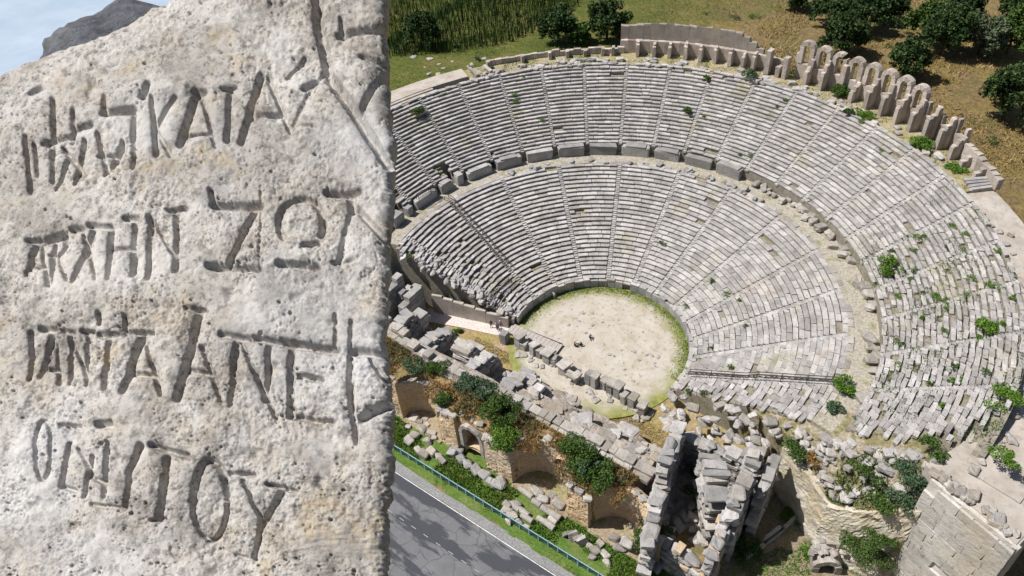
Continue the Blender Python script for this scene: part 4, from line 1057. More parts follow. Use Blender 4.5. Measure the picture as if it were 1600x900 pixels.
for px, py, rd, h, mt, lb in BU:
    p = hit(px, py); bush(p, rd, h, mt, lb, None, int(750*rd*max(1, h))+250, .125)
for px, py in ((1112, 440), (1135, 460), (1155, 470), (1072, 480), (1165, 510), (1140, 575), (1100, 615), (1075, 612), (640, 400), (725, 410), (1035, 380), (1110, 545)):
    p = hit(px, py); bush(p, random.uniform(.35, .7), .35, random.choice(['leaf_bright', 'leaf_mid']), B1, 'small shrubs in the lower seats', 200, .09, 'shrub')
for i in range(46):
    a = random.uniform(-38, 8) if i < 36 else random.uniform(10, 120); r = random.uniform(RU+1, R3-.5); A = XA(a)
    bush((r*math.cos(A), r*math.sin(A), float(seat_z(r))-.1), random.uniform(.3, .75), random.uniform(.3, .6), random.choice(['leaf_mid', 'leaf_bright', 'leaf_bright']), B2, 'small shrubs in the upper seats', 200, .09, 'shrub')
for i in range(34):
    a = random.uniform(-2, 116); r = random.uniform(63, 92); A = XA(a); p = (r*math.cos(A), r*math.sin(A), gz(r*math.cos(A), r*math.sin(A)))
    bush(p, random.uniform(.6, 1.6), random.uniform(.5, 1.1), random.choice(['leaf_mid', 'leaf_grey', 'straw', 'rust']), 'low wild shrub on the open ground behind the theatre rim', 'wild shrubs behind the rim', 200, .14, 'shrub')
# blades of grass and reed: nobody could count them
def blades(name, label, pts, h, wd, mat, cat, lean=.4):
    pts = np.asarray(pts); n_ = len(pts); a = rng.uniform(0, 2*math.pi, n_); u_ = np.stack([np.cos(a), np.sin(a), 0*a], 1)
    hh = (h*rng.uniform(.5, 1.3, n_))[:, None]; tip = pts+np.array([0, 0, 1])*hh+rng.normal(size=(n_, 3))*np.array([1, 1, .1])*hh*lean
    wv = u_*wd*rng.uniform(.6, 1.4, (n_, 1))
    V = np.stack([pts-wv, pts+wv, tip+wv*.3, tip-wv*.3], 1)
    return tag(quads_obj(name, V, M[mat]), label, cat, kind='stuff')
def scatter(n_, x0, x1, y0, y1, zf, keep=None, th_=None):
    x = rng.uniform(x0, x1, n_); y = rng.uniform(y0, y1, n_)
    if th_ is not None: k = (vn(x*.35, y*.35) > th_); x, y = x[k], y[k]
    if keep is not None: k = keep(x, y); x, y = x[k], y[k]
    return np.stack([x, y, zf(x, y)], 1)
blades('verge_grass', 'bright green grass between fence and facade', scatter(26000, -32, 40, -32.4, -27.9, lambda x, y: -1.0+0*x, None, .28), .35, .06, 'leaf_bright', 'grass')
blades('verge_dry_grass', 'dry stalks along the fence and the facade foot', scatter(7000, -32, 40, -33.9, -27.7, lambda x, y: -1.0+0*x, None, .55), .3, .05, 'straw', 'grass')
blades('bank_weeds', 'rusty dry weeds covering the stage bank', scatter(16000, -34, 19, -27.0, -21.6, lambda x, y: stage_z(x, y)-.05, None, .42), .45, .07, 'rust', 'weeds', .6)
blades('bank_green_weeds', 'green weeds patching the stage bank', scatter(9000, -34, 19, -27.0, -21.6, lambda x, y: stage_z(x, y)-.05, None, .6), .5, .07, 'leaf_blue', 'weeds', .6)
blades('stage_grass', 'dry and green grass on the strip in front of the stage', scatter(9000, -18, 18, -12.6, -8.8, lambda x, y: -.3+0*x, None, .3), .22, .05, 'straw', 'grass', .6)
blades('orchestra_grass', 'fringe of green grass round the orchestra edge', [(r*math.cos(XA(a)), r*math.sin(XA(a)), 0) for r, a in zip(R0-np.abs(rng.normal(0, .9, 6000)), rng.uniform(-30, 160, 6000))], .16, .04, 'leaf_bright', 'grass', .7)
blades('gallery_grass', 'patchy grass on the gallery floor behind the top seats', [(r*math.cos(XA(a)), r*math.sin(XA(a)), ZG-.4) for r, a in zip(rng.uniform(R3+.5, RG-.5, 8000), rng.uniform(12, 117, 8000)) if vn(a*.5, r*.4) > .45], .25, .06, 'leaf_mid', 'grass', .6)
blades('seat_grass', 'grass growing in the joints of the ruined upper seats', [(r*math.cos(XA(a)), r*math.sin(XA(a)), float(seat_z(r))-.25) for r, a in zip(rng.uniform(RU, R3, 16000), rng.uniform(-40, 14, 16000)) if vn(a*.35+5, r*.5) > .58], .38, .05, 'leaf_mid', 'grass', .5)
blades('slope_grass', 'weeds over the collapsed bank at lower right', scatter(16000, 33, 48, -14, -6, slope_z, lambda x, y: (y < cavea_end(x)) & (y > w1(x)), .5), .4, .06, 'leaf_mid', 'weeds', .6)
blades('court_grass', 'weeds on the court floor at lower right', scatter(9000, 32, 50, -24, -10.5, lambda x, y: -.95+0*x, lambda x, y: y < w1(x)-.4, .55), .35, .06, 'leaf_bright', 'weeds', .6)
def outer(n_, keep, th_=None, r0=58.5, r1=135):
    r = rng.uniform(r0, r1, n_); a = rng.uniform(-8, 150, n_); x = r*np.cos(np.radians(a+31)); y = r*np.sin(np.radians(a+31))
    k = keep(x, y)
    if th_ is not None: k &= vn(x*.12, y*.12) > th_
    x, y = x[k], y[k]; return np.stack([x, y, base_z(x, y)+fbm(x*.06, y*.06)*.9*smooth(60, 75, np.hypot(x, y))*smooth(-10, 20, y)-.1], 1)
def pxof(x, y): 
    P = np.stack([x, y, base_z(x, y)], -1)-CAM; z = P@CF; return 800+FPX*(P@CR)/z, 450-FPX*(P@CU)/z
def reedzone(x, y):
    u, v = pxof(x, y); lim = np.interp(u, [500, 624, 700, 800, 870, 900], [108, 92, 82, 66, 40, 10]); return (v < lim) & (u < 905)
blades('reed_bed', 'tall dark green reed bed beyond the upper left rim', outer(90000, reedzone, None, 62, 170), 2.3, .09, 'leaf_dark', 'reeds', .12)
blades('reed_tips', 'lighter green reed tops in the reed bed', outer(70000, reedzone, .45, 62, 170), 2.7, .06, 'leaf_mid', 'reeds', .15)
blades('field_grass', 'green meadow grass behind the far left rim', outer(38000, lambda x, y: (x < 12) & ~reedzone(x, y), .42), .4, .08, 'leaf_mid', 'grass', .6)
blades('field_dry_grass', 'dry yellow and brown grass on the field behind the arcade', outer(70000, lambda x, y: x > -8, .4), .5, .1, 'straw', 'grass', .7)
blades('field_rust_grass', 'reddish brown scrub on the field behind the arcade', outer(50000, lambda x, y: x > -14, .55), .5, .1, 'rust', 'scrub', .7)
for i in range(16):
    p = onground(random.uniform(640, 800), random.uniform(78, 120)); s = random.uniform(.5, 1.1)
    if math.hypot(p[0], p[1]) > 60: tag(blk('meadow_stone', (p[0], p[1], p[2]+.2), (s*1.3, s, s*.7), M['pale'], None, random.uniform(0, 6), 0, 0, True), 'white stone lying in the meadow behind the far left rim', 'stone', 'white stones in the meadow')

# ================================================================== PEOPLE
def person_mesh(pose):
    if pose == 'stand':
        J = {'pel': (0, 0, .93, .15, .11), 'che': (0, .02, 1.3, .17, .12), 'nek': (0, .01, 1.5, .06, .06), 'hed': (0, -.02, 1.64, .095, .11), 'top': (0, -.01, 1.74, .07, .08)}
        for s, n_ in ((-1, 'l'), (1, 'r')):
            J.update({'hip'+n_: (s*.1, 0, .85, .1, .1), 'kne'+n_: (s*.12, -.03*s, .48, .065, .065), 'ank'+n_: (s*.12, .04*s, .08, .045, .05), 'toe'+n_: (s*.13, -.16+.04*s, .04, .04, .03),
                      'sho'+n_: (s*.2, .02, 1.42, .065, .065), 'elb'+n_: (s*.27, .05, 1.12, .048, .048), 'wri'+n_: (s*.25, -.08, .9, .034, .034), 'han'+n_: (s*.25, -.12, .8, .03, .04)})
    else:
        J = {'pel': (0, 0, .16, .16, .13), 'che': (0, .02, .55, .17, .12), 'nek': (0, .0, .75, .06, .06), 'hed': (0, -.05, .89, .095, .11), 'top': (0, -.04, .99, .07, .08)}
        for s, n_ in ((-1, 'l'), (1, 'r')):
            J.update({'hip'+n_: (s*.12, -.06, .15, .1, .1), 'kne'+n_: (s*.2, -.42, .42, .065, .065), 'ank'+n_: (s*.16, -.62, .08, .045, .05), 'toe'+n_: (s*.16, -.8, .04, .04, .03),
                      'sho'+n_: (s*.2, .02, .67, .065, .065), 'elb'+n_: (s*.3, -.12, .45, .048, .048), 'wri'+n_: (s*.2, -.34, .45, .034, .034), 'han'+n_: (s*.17, -.42, .47, .03, .04)})
    E = [('pel', 'che'), ('che', 'nek'), ('nek', 'hed'), ('hed', 'top')]
    for n_ in 'lr': E += [('pel', 'hip'+n_), ('hip'+n_, 'kne'+n_), ('kne'+n_, 'ank'+n_), ('ank'+n_, 'toe'+n_), ('che', 'sho'+n_), ('sho'+n_, 'elb'+n_), ('elb'+n_, 'wri'+n_), ('wri'+n_, 'han'+n_)]
    ks = list(J); me = bpy.data.meshes.new('person_rig'); me.from_pydata([J[k][:3] for k in ks], [(ks.index(a_), ks.index(b3)) for a_, b3 in E], [])
    o = bpy.data.objects.new('person_rig', me); COL.objects.link(o)
    o.modifiers.new('s', 'SKIN'); sv = me.skin_vertices[0].data
    for i, k in enumerate(ks): sv[i].radius = J[k][3:]; sv[i].use_root = (k == 'pel')
    sb = o.modifiers.new('u', 'SUBSURF'); sb.levels = 1; sb.render_levels = 1
    dg = bpy.context.evaluated_depsgraph_get(); nm = bpy.data.meshes.new_from_object(o.evaluated_get(dg))
    bpy.data.objects.remove(o); return nm
PMESH = {k: person_mesh(k) for k in ('stand', 'sit')}
M['skin'] = plain('skin', (.45, .28, .2)); M['hair'] = plain('hair', (.03, .02, .015))
def person(px, py, pose, top, leg, label, rz):
    p = atz(px, py, .03); me = PMESH[pose].copy(); me.materials.clear()
    for mm in (M['skin'], plain('shirt', top), plain('trousers', leg), M['hair']): me.materials.append(mm)
    hz = 1.74 if pose == 'stand' else .99
    for f in me.polygons:
        c = f.center; z = c.z/hz; f.use_smooth = True
        if pose == 'stand': k = 3 if z > .95 or (z > .9 and c.y > .02) else 0 if z > .85 or (abs(c.x) > .2 and z < .56) else 1 if z > .52 else 2
        else: k = 3 if z > .92 or (z > .85 and c.y > -.02) else 0 if z > .74 else 1 if z > .3 and c.y > -.2 else 2
        f.material_index = k
    o = bpy.data.objects.new('person', me); COL.objects.link(o); o.location = p; o.rotation_euler.z = rz
    tag(o, label, 'person', 'people in the theatre')
person(768, 512, 'stand', (.04, .04, .06), (.05, .05, .09), 'person in dark clothes standing at the left of the group by the ramp', .5)
person(776, 514, 'stand', (.5, .42, .6), (.1, .1, .16), 'person in a lilac top standing in the middle of the group by the ramp', 2.)
person(783, 510, 'stand', (.55, .5, .62), (.2, .2, .3), 'person in a pale top standing nearest the ramp', 4.)
person(779, 517, 'stand', (.1, .08, .12), (.03, .03, .04), 'person in black trousers in front of the group by the ramp', 1.)
person(866, 467, 'stand', (.5, .5, .48), (.25, .22, .2), 'person standing alone by the orchestra edge wall', 3.)
person(898, 541, 'sit', (.03, .03, .04), (.03, .03, .05), 'person in black sitting on the orchestra floor at the left of the pair', 2.2)
person(908, 541, 'sit', (.04, .03, .03), (.06, .05, .05), 'person in black sitting on the orchestra floor at the right of the pair', 4.2)
person(922, 528, 'sit', (.35, .3, .28), (.04, .04, .05), 'person sitting alone on the orchestra floor behind the pair', 1.)

# ================================================================== INSCRIBED STONE IN THE FOREGROUND
# carved strokes: x0, y0, x1, y1, half width, depth (millimetre-scale drawing units, 1 unit = about 1.8 mm on the stone)
ST = []
def sk(*p, w=4.5, d=10.):
    for a_, b3 in zip(p[:-1], p[1:]): ST.append((*a_, *b3, w, d))
# line 1
sk((40, 137), (57, 131), w=5); sk((76, 150), (75, 208)); sk((110, 168), (107, 217)); sk((113, 196), (139, 192), w=5, d=12); sk((80, 210), (108, 206), w=5)
sk((160, 176), (208, 170), w=6, d=14); sk((160, 150), (161, 176)); sk((26, 200), (29, 285), w=4); sk((42, 215), (44, 262)); sk((57, 215), (76, 211)); sk((72, 219), (70, 274))
sk((128, 215), (111, 280)); sk((92, 224), (124, 268)); sk((99, 247), (78, 288), w=3.5); sk((150, 205), (163, 268)); sk((190, 222), (162, 270), w=5); sk((209, 180), (206, 260), w=4.5); sk((150, 240), (182, 238), w=3)
sk((232, 130), (222, 152), w=5); sk((236, 150), (243, 243), w=4); sk((273, 150), (241, 200), w=4); sk((241, 200), (266, 243), w=4)
sk((302, 140), (318, 142), w=6, d=12); sk((306, 144), (281, 226), w=6, d=13); sk((313, 150), (335, 228), w=3.5); sk((290, 213), (326, 208), w=3.5)
sk((357, 138), (353, 218), w=5); sk((345, 136), (368, 134), w=3); sk((406, 114), (374, 219), w=6, d=13); sk((416, 117), (452, 205), w=4); sk((389, 181), (434, 172), w=4.5)
sk((474, 82), (446, 118), w=3.5); sk((466, 92), (480, 88), w=5, d=8); sk((472, 136), (494, 120), w=5); sk((455, 190), (488, 196), w=4, d=7)
sk((488, -60), (494, 22), (512, 115), (545, 160), (604, 252), w=9, d=15); sk((506, 100), (478, 150), (452, 196), w=4, d=6); sk((530, 54), (600, 39), w=6, d=13); sk((532, 28), (537, 58), w=4); sk((565, 88), (600, 92), w=5); sk((600, 104), (560, 174), w=6, d=11); sk((545, 172), (566, 178), w=4)
# line 2
sk((40, 367), (28, 420)); sk((46, 362), (64, 440), w=3.5); sk((33, 408), (52, 408), w=3.5); sk((28, 364), (47, 362), w=4.5)
sk((49, 366), (88, 357), w=5.5, d=12); sk((88, 357), (91, 378), (79, 393)); sk((72, 372), (68, 440)); sk((78, 397), (98, 432), w=3.5)
sk((139, 355), (108, 434), w=5); sk((121, 360), (145, 434), w=3.5); sk((103, 350), (120, 351), w=5); sk((133, 347), (168, 350), w=5)
sk((168, 350), (167, 434), w=5); sk((206, 339), (204, 428), w=5); sk((169, 385), (204, 383)); sk((190, 336), (213, 337), w=5)
sk((232, 338), (229, 431), w=5); sk((235, 343), (276, 407), w=3.2); sk((274, 328), (274, 422), w=5); sk((260, 326), (291, 325), w=4)
sk((333, 319), (406, 320), w=7, d=14); sk((328, 296), (333, 319), w=4); sk((398, 327), (353, 417), w=5, d=12); sk((325, 414), (404, 419), w=6, d=12); sk((407, 290), (405, 420), w=2.5, d=5)
for i in range(14):
    q0, q1 = R(218-19*i), R(218-19*(i+1))
    if i < 13: sk((469+35*math.cos(q0), 346-38*math.sin(q0)), (469+35*math.cos(q1), 346-38*math.sin(q1)), w=5.5, d=11)
sk((438, 412), (493, 417), w=7, d=13); sk((473, 382), (495, 379), w=5); sk((508, 298), (560, 294), w=6, d=14); sk((544, 300), (549, 324), w=7, d=13); sk((556, 322), (602, 372), w=6, d=12); sk((545, 332), (528, 410), w=5, d=7); sk((520, 408), (548, 404), w=4, d=7)
# line 3
sk((33, 510), (30, 584)); sk((50, 505), (77, 508), w=5); sk((68, 513), (48, 582), w=5); sk((70, 520), (80, 593), w=4); sk((58, 568), (77, 571), w=3.5)
sk((86, 511), (106, 514), w=5); sk((101, 517), (98, 593), w=4); sk((104, 530), (128, 588), w=3.2); sk((129, 517), (128, 597), w=4); sk((120, 511), (140, 513), w=4)
sk((149, 520), (191, 520), w=5.5); sk((165, 525), (157, 605), w=5); sk((150, 487), (150, 500), w=5, d=13); sk((192, 490), (191, 520), w=3)
sk((217, 520), (189, 610), w=6, d=12); sk((220, 523), (247, 615), w=3.5); sk((201, 581), (236, 585), w=5); sk((196, 516), (236, 518), w=4.5)
sk((309, 488), (273, 621), w=6.5, d=13); sk((288, 575), (332, 583), w=5); sk((312, 540), (345, 630), w=4.5); sk((290, 480), (318, 484), w=5, d=8)
sk((343, 520), (388, 528), w=5); sk((366, 535), (361, 633), w=5.5); sk((372, 530), (429, 651), w=3.8, d=11); sk((420, 534), (413, 625), w=5); sk((397, 527), (440, 533), w=6, d=12)
sk((453, 538), (453, 650), w=6); sk((438, 532), (523, 544), w=7, d=14); sk((465, 586), (500, 591), w=5.5, d=12); sk((462, 652), (518, 658), w=5.5)
sk((522, 490), (521, 547), w=4, d=7); sk((547, 500), (545, 547), w=4, d=7); sk((550, 545), (602, 554), w=7, d=13); sk((545, 553), (547, 640), w=5); sk((577, 557), (602, 592), w=4.5); sk((602, 630), (561, 650), w=8, d=14); sk((548, 640), (556, 690), w=5)
# line 4
for i in range(18):
    q0, q1 = 2*math.pi*i/18, 2*math.pi*(i+1)/18
    sk((54+13*math.cos(q0), 698+48*math.sin(q0)), (54+13*math.cos(q1), 698+48*math.sin(q1)), w=3.4, d=8)
    sk((326+27*math.cos(q0), 781+62*math.sin(q0)), (326+27*math.cos(q1), 781+62*math.sin(q1)), w=4 if i < 9 else 6.5, d=10)
sk((84, 660), (117, 664), w=5); sk((150, 661), (168, 660), w=7, d=12); sk((100, 690), (85, 758), w=4.5); sk((86, 757), (108, 764), w=4.5); sk((140, 712), (124, 774), w=4.5); sk((165, 690), (160, 775), w=4.5, d=7)
sk((217, 696), (197, 738), w=6, d=12); sk((198, 730), (193, 792), w=4.5); sk((136, 742), (156, 752), w=4); sk((140, 787), (192, 793), w=4, d=7); sk((118, 700), (140, 742), w=4, d=7)
sk((234, 694), (287, 710), w=5.5); sk((258, 712), (246, 812), w=6, d=11); sk((236, 812), (256, 810), w=3.5)
sk((378, 748), (405, 812), w=4); sk((444, 764), (404, 820), w=6, d=11); sk((404, 819), (395, 872), w=4.5); sk((354, 740), (396, 741), w=4.5); sk((420, 757), (463, 767), w=4); sk((365, 866), (398, 874), w=3.5, d=6)
PX0, PY0, PW, PH = -130, -90, 760, 1080
yy, xx = np.mgrid[0:PH, 0:PW].astype(np.float32); xx += PX0; yy += PY0
wob = 2.2
wx = xx+wob*fbm(xx*.06, yy*.06, 3); wy = yy+wob*fbm(xx*.06+40, yy*.06, 3)
hm = np.zeros_like(xx)
for x0, y0, x1, y1, w_, d_ in ST:
    i0, i1 = int(min(x0, x1)-14-PX0), int(max(x0, x1)+15-PX0); j0, j1 = int(min(y0, y1)-14-PY0), int(max(y0, y1)+15-PY0)
    i0, j0 = max(i0, 0), max(j0, 0)
    qx, qy = wx[j0:j1, i0:i1], wy[j0:j1, i0:i1]; dx, dy = x1-x0, y1-y0
    t_ = np.clip(((qx-x0)*dx+(qy-y0)*dy)/(dx*dx+dy*dy+1e-6), 0, 1); dd = np.hypot(qx-x0-t_*dx, qy-y0-t_*dy)
    g = 1.02*d_*np.clip(1.0-dd/(w_*1.06), 0, 1)**.6
    hm[j0:j1, i0:i1] = np.maximum(hm[j0:j1, i0:i1], g)
def blur(a, r):
    k = np.exp(-.5*(np.arange(-3*r, 3*r+1)/r)**2); k /= k.sum()
    a = np.apply_along_axis(lambda v: np.convolve(np.pad(v, 3*r, 'edge'), k, 'valid'), 0, a)
    return np.apply_along_axis(lambda v: np.convolve(np.pad(v, 3*r, 'edge'), k, 'valid'), 1, a)
h = -hm*1.0-.2*blur(hm, 2)-1.3*blur(hm, 8)
strk = smooth(40, 10, np.abs(xx-450-.12*(yy-300)+25*fbm(xx*.01, yy*.012, 3)))*smooth(420, 250, yy)
h = h-strk*(2.5+5.0*np.abs(fbm(xx*.09, yy*.06, 4)))
chip = np.clip(fbm(xx*.028+11, yy*.028+5, 4)-.22, 0, 1); h = h-16*chip
wear = .18+.85*smooth(.3, .7, vn(xx*.012+5, yy*.014+2)*.7+.3*vn(xx*.05, yy*.05))
# weathered relief: undulation, cracks, pores
h = h+12*fbm(xx*.011, yy*.011, 3)+3.0*fbm(xx*.045, yy*.045, 3)+wear*(3.4*fbm(xx*.15, yy*.15, 3)+1.6*fbm(xx*.45, yy*.45, 2))
cr = np.abs(fbm(xx*.02+7, yy*.02, 4)); h = h-3.0*np.clip(1-cr/.02, 0, 1)*(fbm(xx*.008, yy*.008+9, 2) > .12)
up = smooth(150, 40, yy-.05*xx)*smooth(90, 260, xx); h = h+up*2.2*fbm(xx*.09-yy*.03, yy*.16, 4)
lowr = smooth(650, 780, yy)*smooth(330, 450, xx); h = h+lowr*2.2*fbm(xx*.05, yy*.25, 4)
npit = 26000; pxs = rng.uniform(PX0+6, PX0+PW-6, npit); pys = rng.uniform(PY0+6, PY0+PH-6, npit)
dens = vn(pxs*.02+3, pys*.02)+.4*vn(pxs*.07, pys*.07+8); keep = dens > .72; pxs, pys = pxs[keep], pys[keep]
for px, py in zip(pxs, pys):
    r_ = min(3.4, .55+rng.exponential(.42)); i, j = int(px-PX0), int(py-PY0); k_ = int(r_+2)
    sl = (slice(j-k_, j+k_+1), slice(i-k_, i+k_+1)); dd = np.hypot(xx[sl]-px, (yy[sl]-py)*1.15)
    h[sl] -= 2.3*r_*np.clip(1-(dd/(r_+.6))**2, 0, 1)
def sampleh(x, y):
    fx = np.clip(x-PX0, 0, PW-1.001); fy = np.clip(y-PY0, 0, PH-1.001); i = fx.astype(int); j = fy.astype(int); u_ = fx-i; v_ = fy-j
    return (h[j, i]*(1-u_)+h[j, i+1]*u_)*(1-v_)+(h[j+1, i]*(1-u_)+h[j+1, i+1]*u_)*v_
# the carved face leans back: plane through a point 2.2 m in front of the lens position
NST = .43*CU+.9*(-CF)-.06*CR; NST /= np.linalg.norm(NST)
dcen = (CF*FPX+CR*(310-800)-CU*(450-450))/FPX; P0 = CAM+dcen*2.2
NI, NJ = 520, 720
ft = np.linspace(0, 1, NJ)
gxs = np.linspace(0, 1, NI)
SX = np.zeros((NI, NJ)); SY = np.zeros((NI, NJ))
ytop = lambda x: np.interp(x, [-130, -40, 25, 75, 125, 165, 200, 245, 300, 420, 630], [118, 96, 72, 60, 48, 30, 13, -8, -36, -75, -85])
for j, f in enumerate(ft):
    yr = -70+f*1040
    xr = 606+16*float(fbm(yr*.011, 3.))+7*float(fbm(yr*.05, 5.))+3*float(fbm(yr*.2, 9.))
    SX[:, j] = -110+(xr+110)*gxs
yt = ytop(SX)+2.5*fbm(SX*.05, 2+0*SX); SY = yt+(968-yt)*ft[None, :]
H = sampleh(SX, SY)
dt = (SY-yt)*.95; Rt = 46.; q = np.clip(1-dt/Rt, 0, 1); H = H-Rt*.8*(1-np.sqrt(1-np.minimum(q, .995)**2))
dr_ = (SX[-1:, :]-SX); Rr = 26.; q = np.clip(1-dr_/Rr, 0, 1); H = H-Rr*(1-np.sqrt(1-np.minimum(q, .995)**2))
H = H-.0005*np.clip(220-SX, 0, None)**2
D = (CF*FPX+CR*(SX[..., None]-800)-CU*(SY[..., None]-450))/FPX
T_ = ((P0-CAM)@NST)/(D@NST); W3 = CAM+D*T_[..., None]+NST*(H*.00184)[..., None]
# close the block: rings going back from the rim, then the underside
rim = [(i, 0) for i in range(NI)]+[(NI-1, j) for j in range(1, NJ)]+[(i, NJ-1) for i in range(NI-2, -1, -1)]+[(0, j) for j in range(NJ-2, 0, -1)]
verts = W3.reshape(-1, 3); cen = verts.mean(0)
ii = np.arange(NI*NJ).reshape(NI, NJ)
faces = np.stack([ii[:-1, :-1], ii[:-1, 1:], ii[1:, 1:], ii[1:, :-1]], -1).reshape(-1, 4).tolist()
ridx = [int(ii[a_, b3]) for a_, b3 in rim]; rv = verts[ridx]; allv = [verts]; prev = ridx; cnt = len(verts)
for k, (back, shr) in enumerate(((.05, .02), (.14, .07), (.3, .15), (.48, .26), (.58, .45))):
    inn = (cen-rv); inn = inn-np.outer(inn@NST, NST)
    nz = np.array([fbm(p[0]*5+k, p[2]*5+p[1]*3, 2) for p in rv[::1]])[:, None]*.03*(k+1)**.5
    allv.append(rv+inn*shr-NST*back+NST*nz); cur = list(range(cnt, cnt+len(rv))); cnt += len(rv)
    faces += [(prev[a_], prev[(a_+1) % len(prev)], cur[(a_+1) % len(prev)], cur[a_]) for a_ in range(len(prev))]; prev = cur
faces.append(tuple(prev[::-1]))
mi_, n, l, b = mat_new('inscribed_limestone'); P = pos(n)
c = ramp(n, l, noise(n, l, P, 2.2, 7, .65), [(.3, (.32, .295, .265)), (.5, (.43, .405, .37)), (.7, (.52, .495, .465))])
f = ramp(n, l, noise(n, l, P, 7, 6, .7), [(.5, (0, 0, 0)), (.68, (.5, .5, .5))]); c = mixc(n, l, f, c, (.4, .31, .2))
f = ramp(n, l, noise(n, l, P, 38, 6, .75), [(.5, (0, 0, 0)), (.6, (.75, .75, .75))]); c = mixc(n, l, f, c, (.15, .135, .12))
f = ramp(n, l, noise(n, l, P, 5, 6, .7), [(.5, (0, 0, 0)), (.66, (.75, .75, .75))]); c = mixc(n, l, f, c, (.22, .195, .175))
f = ramp(n, l, noise(n, l, P, 120, 4, .6), [(.6, (0, 0, 0)), (.68, (.8, .8, .8))]); c = mixc(n, l, f, c, (.1, .09, .08))
f = ramp(n, l, noise(n, l, P, 1.4, 4), [(.5, (0, 0, 0)), (.7, (.45, .45, .45))]); c = mixc(n, l, f, c, (.58, .6, .63))
f = ramp(n, l, noise(n, l, P, 3.1, 8, .72), [(.53, (0, 0, 0)), (.6, (.6, .6, .6))]); c = mixc(n, l, f, c, (.56, .54, .51))
f = ramp(n, l, noise(n, l, P, 1.9, 8, .75), [(.57, (0, 0, 0)), (.64, (.62, .62, .62))]); c = mixc(n, l, f, c, (.2, .185, .17))
f = ramp(n, l, noise(n, l, P, 2.7, 6, .7), [(.6, (0, 0, 0)), (.68, (.5, .5, .5))]); c = mixc(n, l, f, c, (.38, .29, .15))
l.new(c, b.inputs['Base Color']); bump(n, l, b, noise(n, l, P, 90, 8, .75), .7, .004)
allv = np.vstack(allv); org = Vector(cen-NST*.5)
ins = mesh_obj('inscribed_stone', allv-np.array(org), [tuple(q) for q in faces], mi_, None, True, loc=org)
tag(ins, 'large pale pitted stone carved with four lines of Greek letters, close in the left foreground', 'inscription')
# dark boulder behind it
def boulder(name, c, rad, mat, label, seed):
    import bmesh
    bm = bmesh.new(); bmesh.ops.create_icosphere(bm, subdivisions=5, radius=1)
    for v in bm.verts:
        p = np.array(v.co); k = 1+.22*float(fbm(p[0]*1.3+seed, p[1]*1.3+p[2]*1.1, 3))+.12*float(fbm(p[0]*4+seed, p[2]*4+p[1]*4, 4)); v.co = Vector(p*k*np.array(rad))
    me = bpy.data.meshes.new(name); bm.to_mesh(me); bm.free(); me.materials.append(mat); me.polygons.foreach_set('use_smooth', [True]*len(me.polygons))
    o = bpy.data.objects.new(name, me); COL.objects.link(o); o.location = c; return tag(o, label, 'boulder')
M['slate'] = stone('dark_weathered_rock', [(.08, .085, .1), (.15, .155, .17), (.24, .245, .26)], spot=(.05, .05, .055), scale=4, spots=.6, bd=.06, fine=11, warmth=0)
def atdepth(px, py, dep): return CAM+(CF*FPX+CR*(px-800)-CU*(py-450))/FPX*dep
bc = atdepth(205, 118, 4.6)
boulder('dark_boulder', bc, (.55, .5, .36), M['slate'], 'smooth dark grey boulder behind the inscribed stone', 3)

# ------------------------------------------------------------------ crag that carries the inscribed stone and the boulder
FH = np.array([CF[0], CF[1], 0]); FH /= np.linalg.norm(FH); RH = np.array([FH[1], -FH[0], 0])
def lf(p): d = np.asarray(p)-CAM; return d@RH, d@FH
zs = allv[:, 2].min(); zbld = bc[2]-.3
LC, FC = -3.4, 2.1
na_ = 160; phi = np.linspace(0, 2*math.pi, na_+1)
fr = np.array([0, .2, .4, .6, .8, .93, 1.0]); drops = np.concatenate([[.25, .8, 1.8], np.linspace(3.5, 92, 40)])
rows_l = []; rows_f = []; rows_z = []
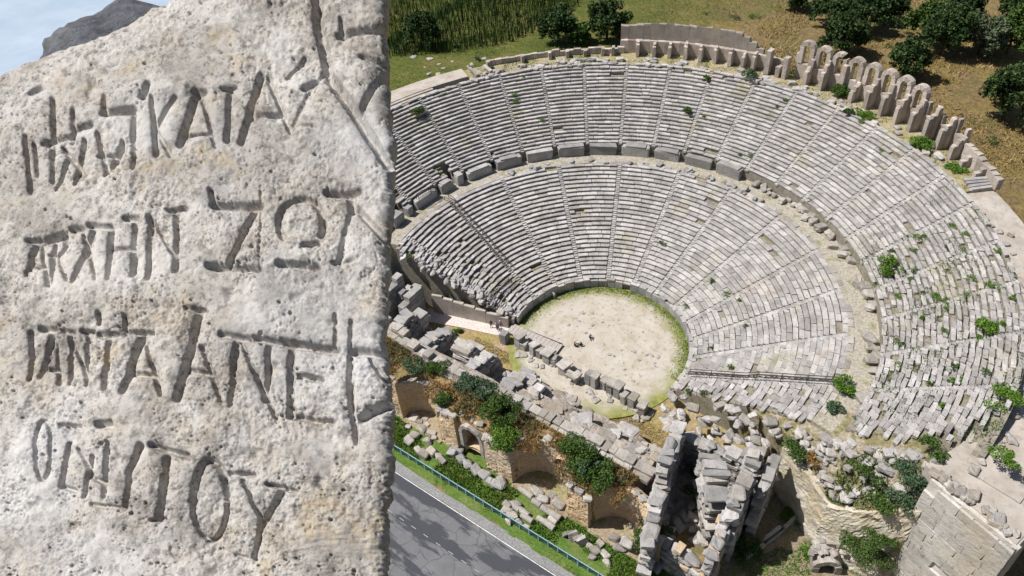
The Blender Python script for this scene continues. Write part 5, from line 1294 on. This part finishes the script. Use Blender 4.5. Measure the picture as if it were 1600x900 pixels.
# top radius by direction (0 = right, 90 deg = forward)
pdg = np.degrees(phi)
rtop = np.interp(pdg, [0, 40, 65, 90, 130, 180, 230, 270, 315, 360], [2.0, 2.1, 2.2, 2.5, 3.0, 3.4, 3.4, 3.0, 2.3, 2.0])
grow = np.interp(pdg, [0, 30, 60, 100, 140, 180, 225, 270, 310, 340, 360], [.0, .0, .0, .0, .02, .22, .35, .35, .2, .05, .0])
ztop0 = zs+.12
for f_ in fr:
    rows_l.append(LC+np.cos(phi)*rtop*f_); rows_f.append(FC+np.sin(phi)*rtop*f_)
    lz = ztop0+0*phi-.25*f_**4
    rows_z.append(lz)
for d_ in drops:
    rad = rtop+.0+grow*d_+.12*fbm(np.cos(phi)*3+d_*.5, np.sin(phi)*3+d_*.37, 3)-.02*min(d_, 10)*(grow < .03)
    rows_l.append(LC+np.cos(phi)*rad); rows_f.append(FC+np.sin(phi)*rad); rows_z.append(ztop0-.25-d_+0*phi)
Lr_, Fr_, Zr_ = np.array(rows_l), np.array(rows_f), np.array(rows_z)
Zr_[:len(fr)] += .08*fbm(Lr_[:len(fr)]*1.5, Fr_[:len(fr)]*1.5)
# the back of the top rises a little under the boulder
CX = CAM[0]+RH[0]*Lr_+FH[0]*Fr_; CY = CAM[1]+RH[1]*Lr_+FH[1]*Fr_
Zr_ = np.maximum(Zr_, -1.2)
crag = tag(grid_obj('crag', CX, CY, Zr_, M['rubble'], smooth_=False), kind='structure')
print('stone zmin', zs, 'boulder', lf(bc), bc, 'stone lf', [np.round(lf(p), 2).tolist() for p in (W3[0, 0], W3[-1, 0], W3[0, -1], W3[-1, -1])], [round(float(p[2]), 2) for p in (W3[0, 0], W3[-1, 0], W3[0, -1], W3[-1, -1])])
Pc = np.stack([CX, CY, Zr_], -1).reshape(-1, 3); dd = Pc-CAM; zc_ = dd@CF; u_ = 800+FPX*(dd@CR)/zc_; v_ = 450-FPX*(dd@CU)/zc_
vis = (zc_ > .1) & (u_ > 0) & (u_ < 1600) & (v_ > 0) & (v_ < 900)
print('crag in frame max x', u_[vis].max() if vis.any() else None, vis.sum())
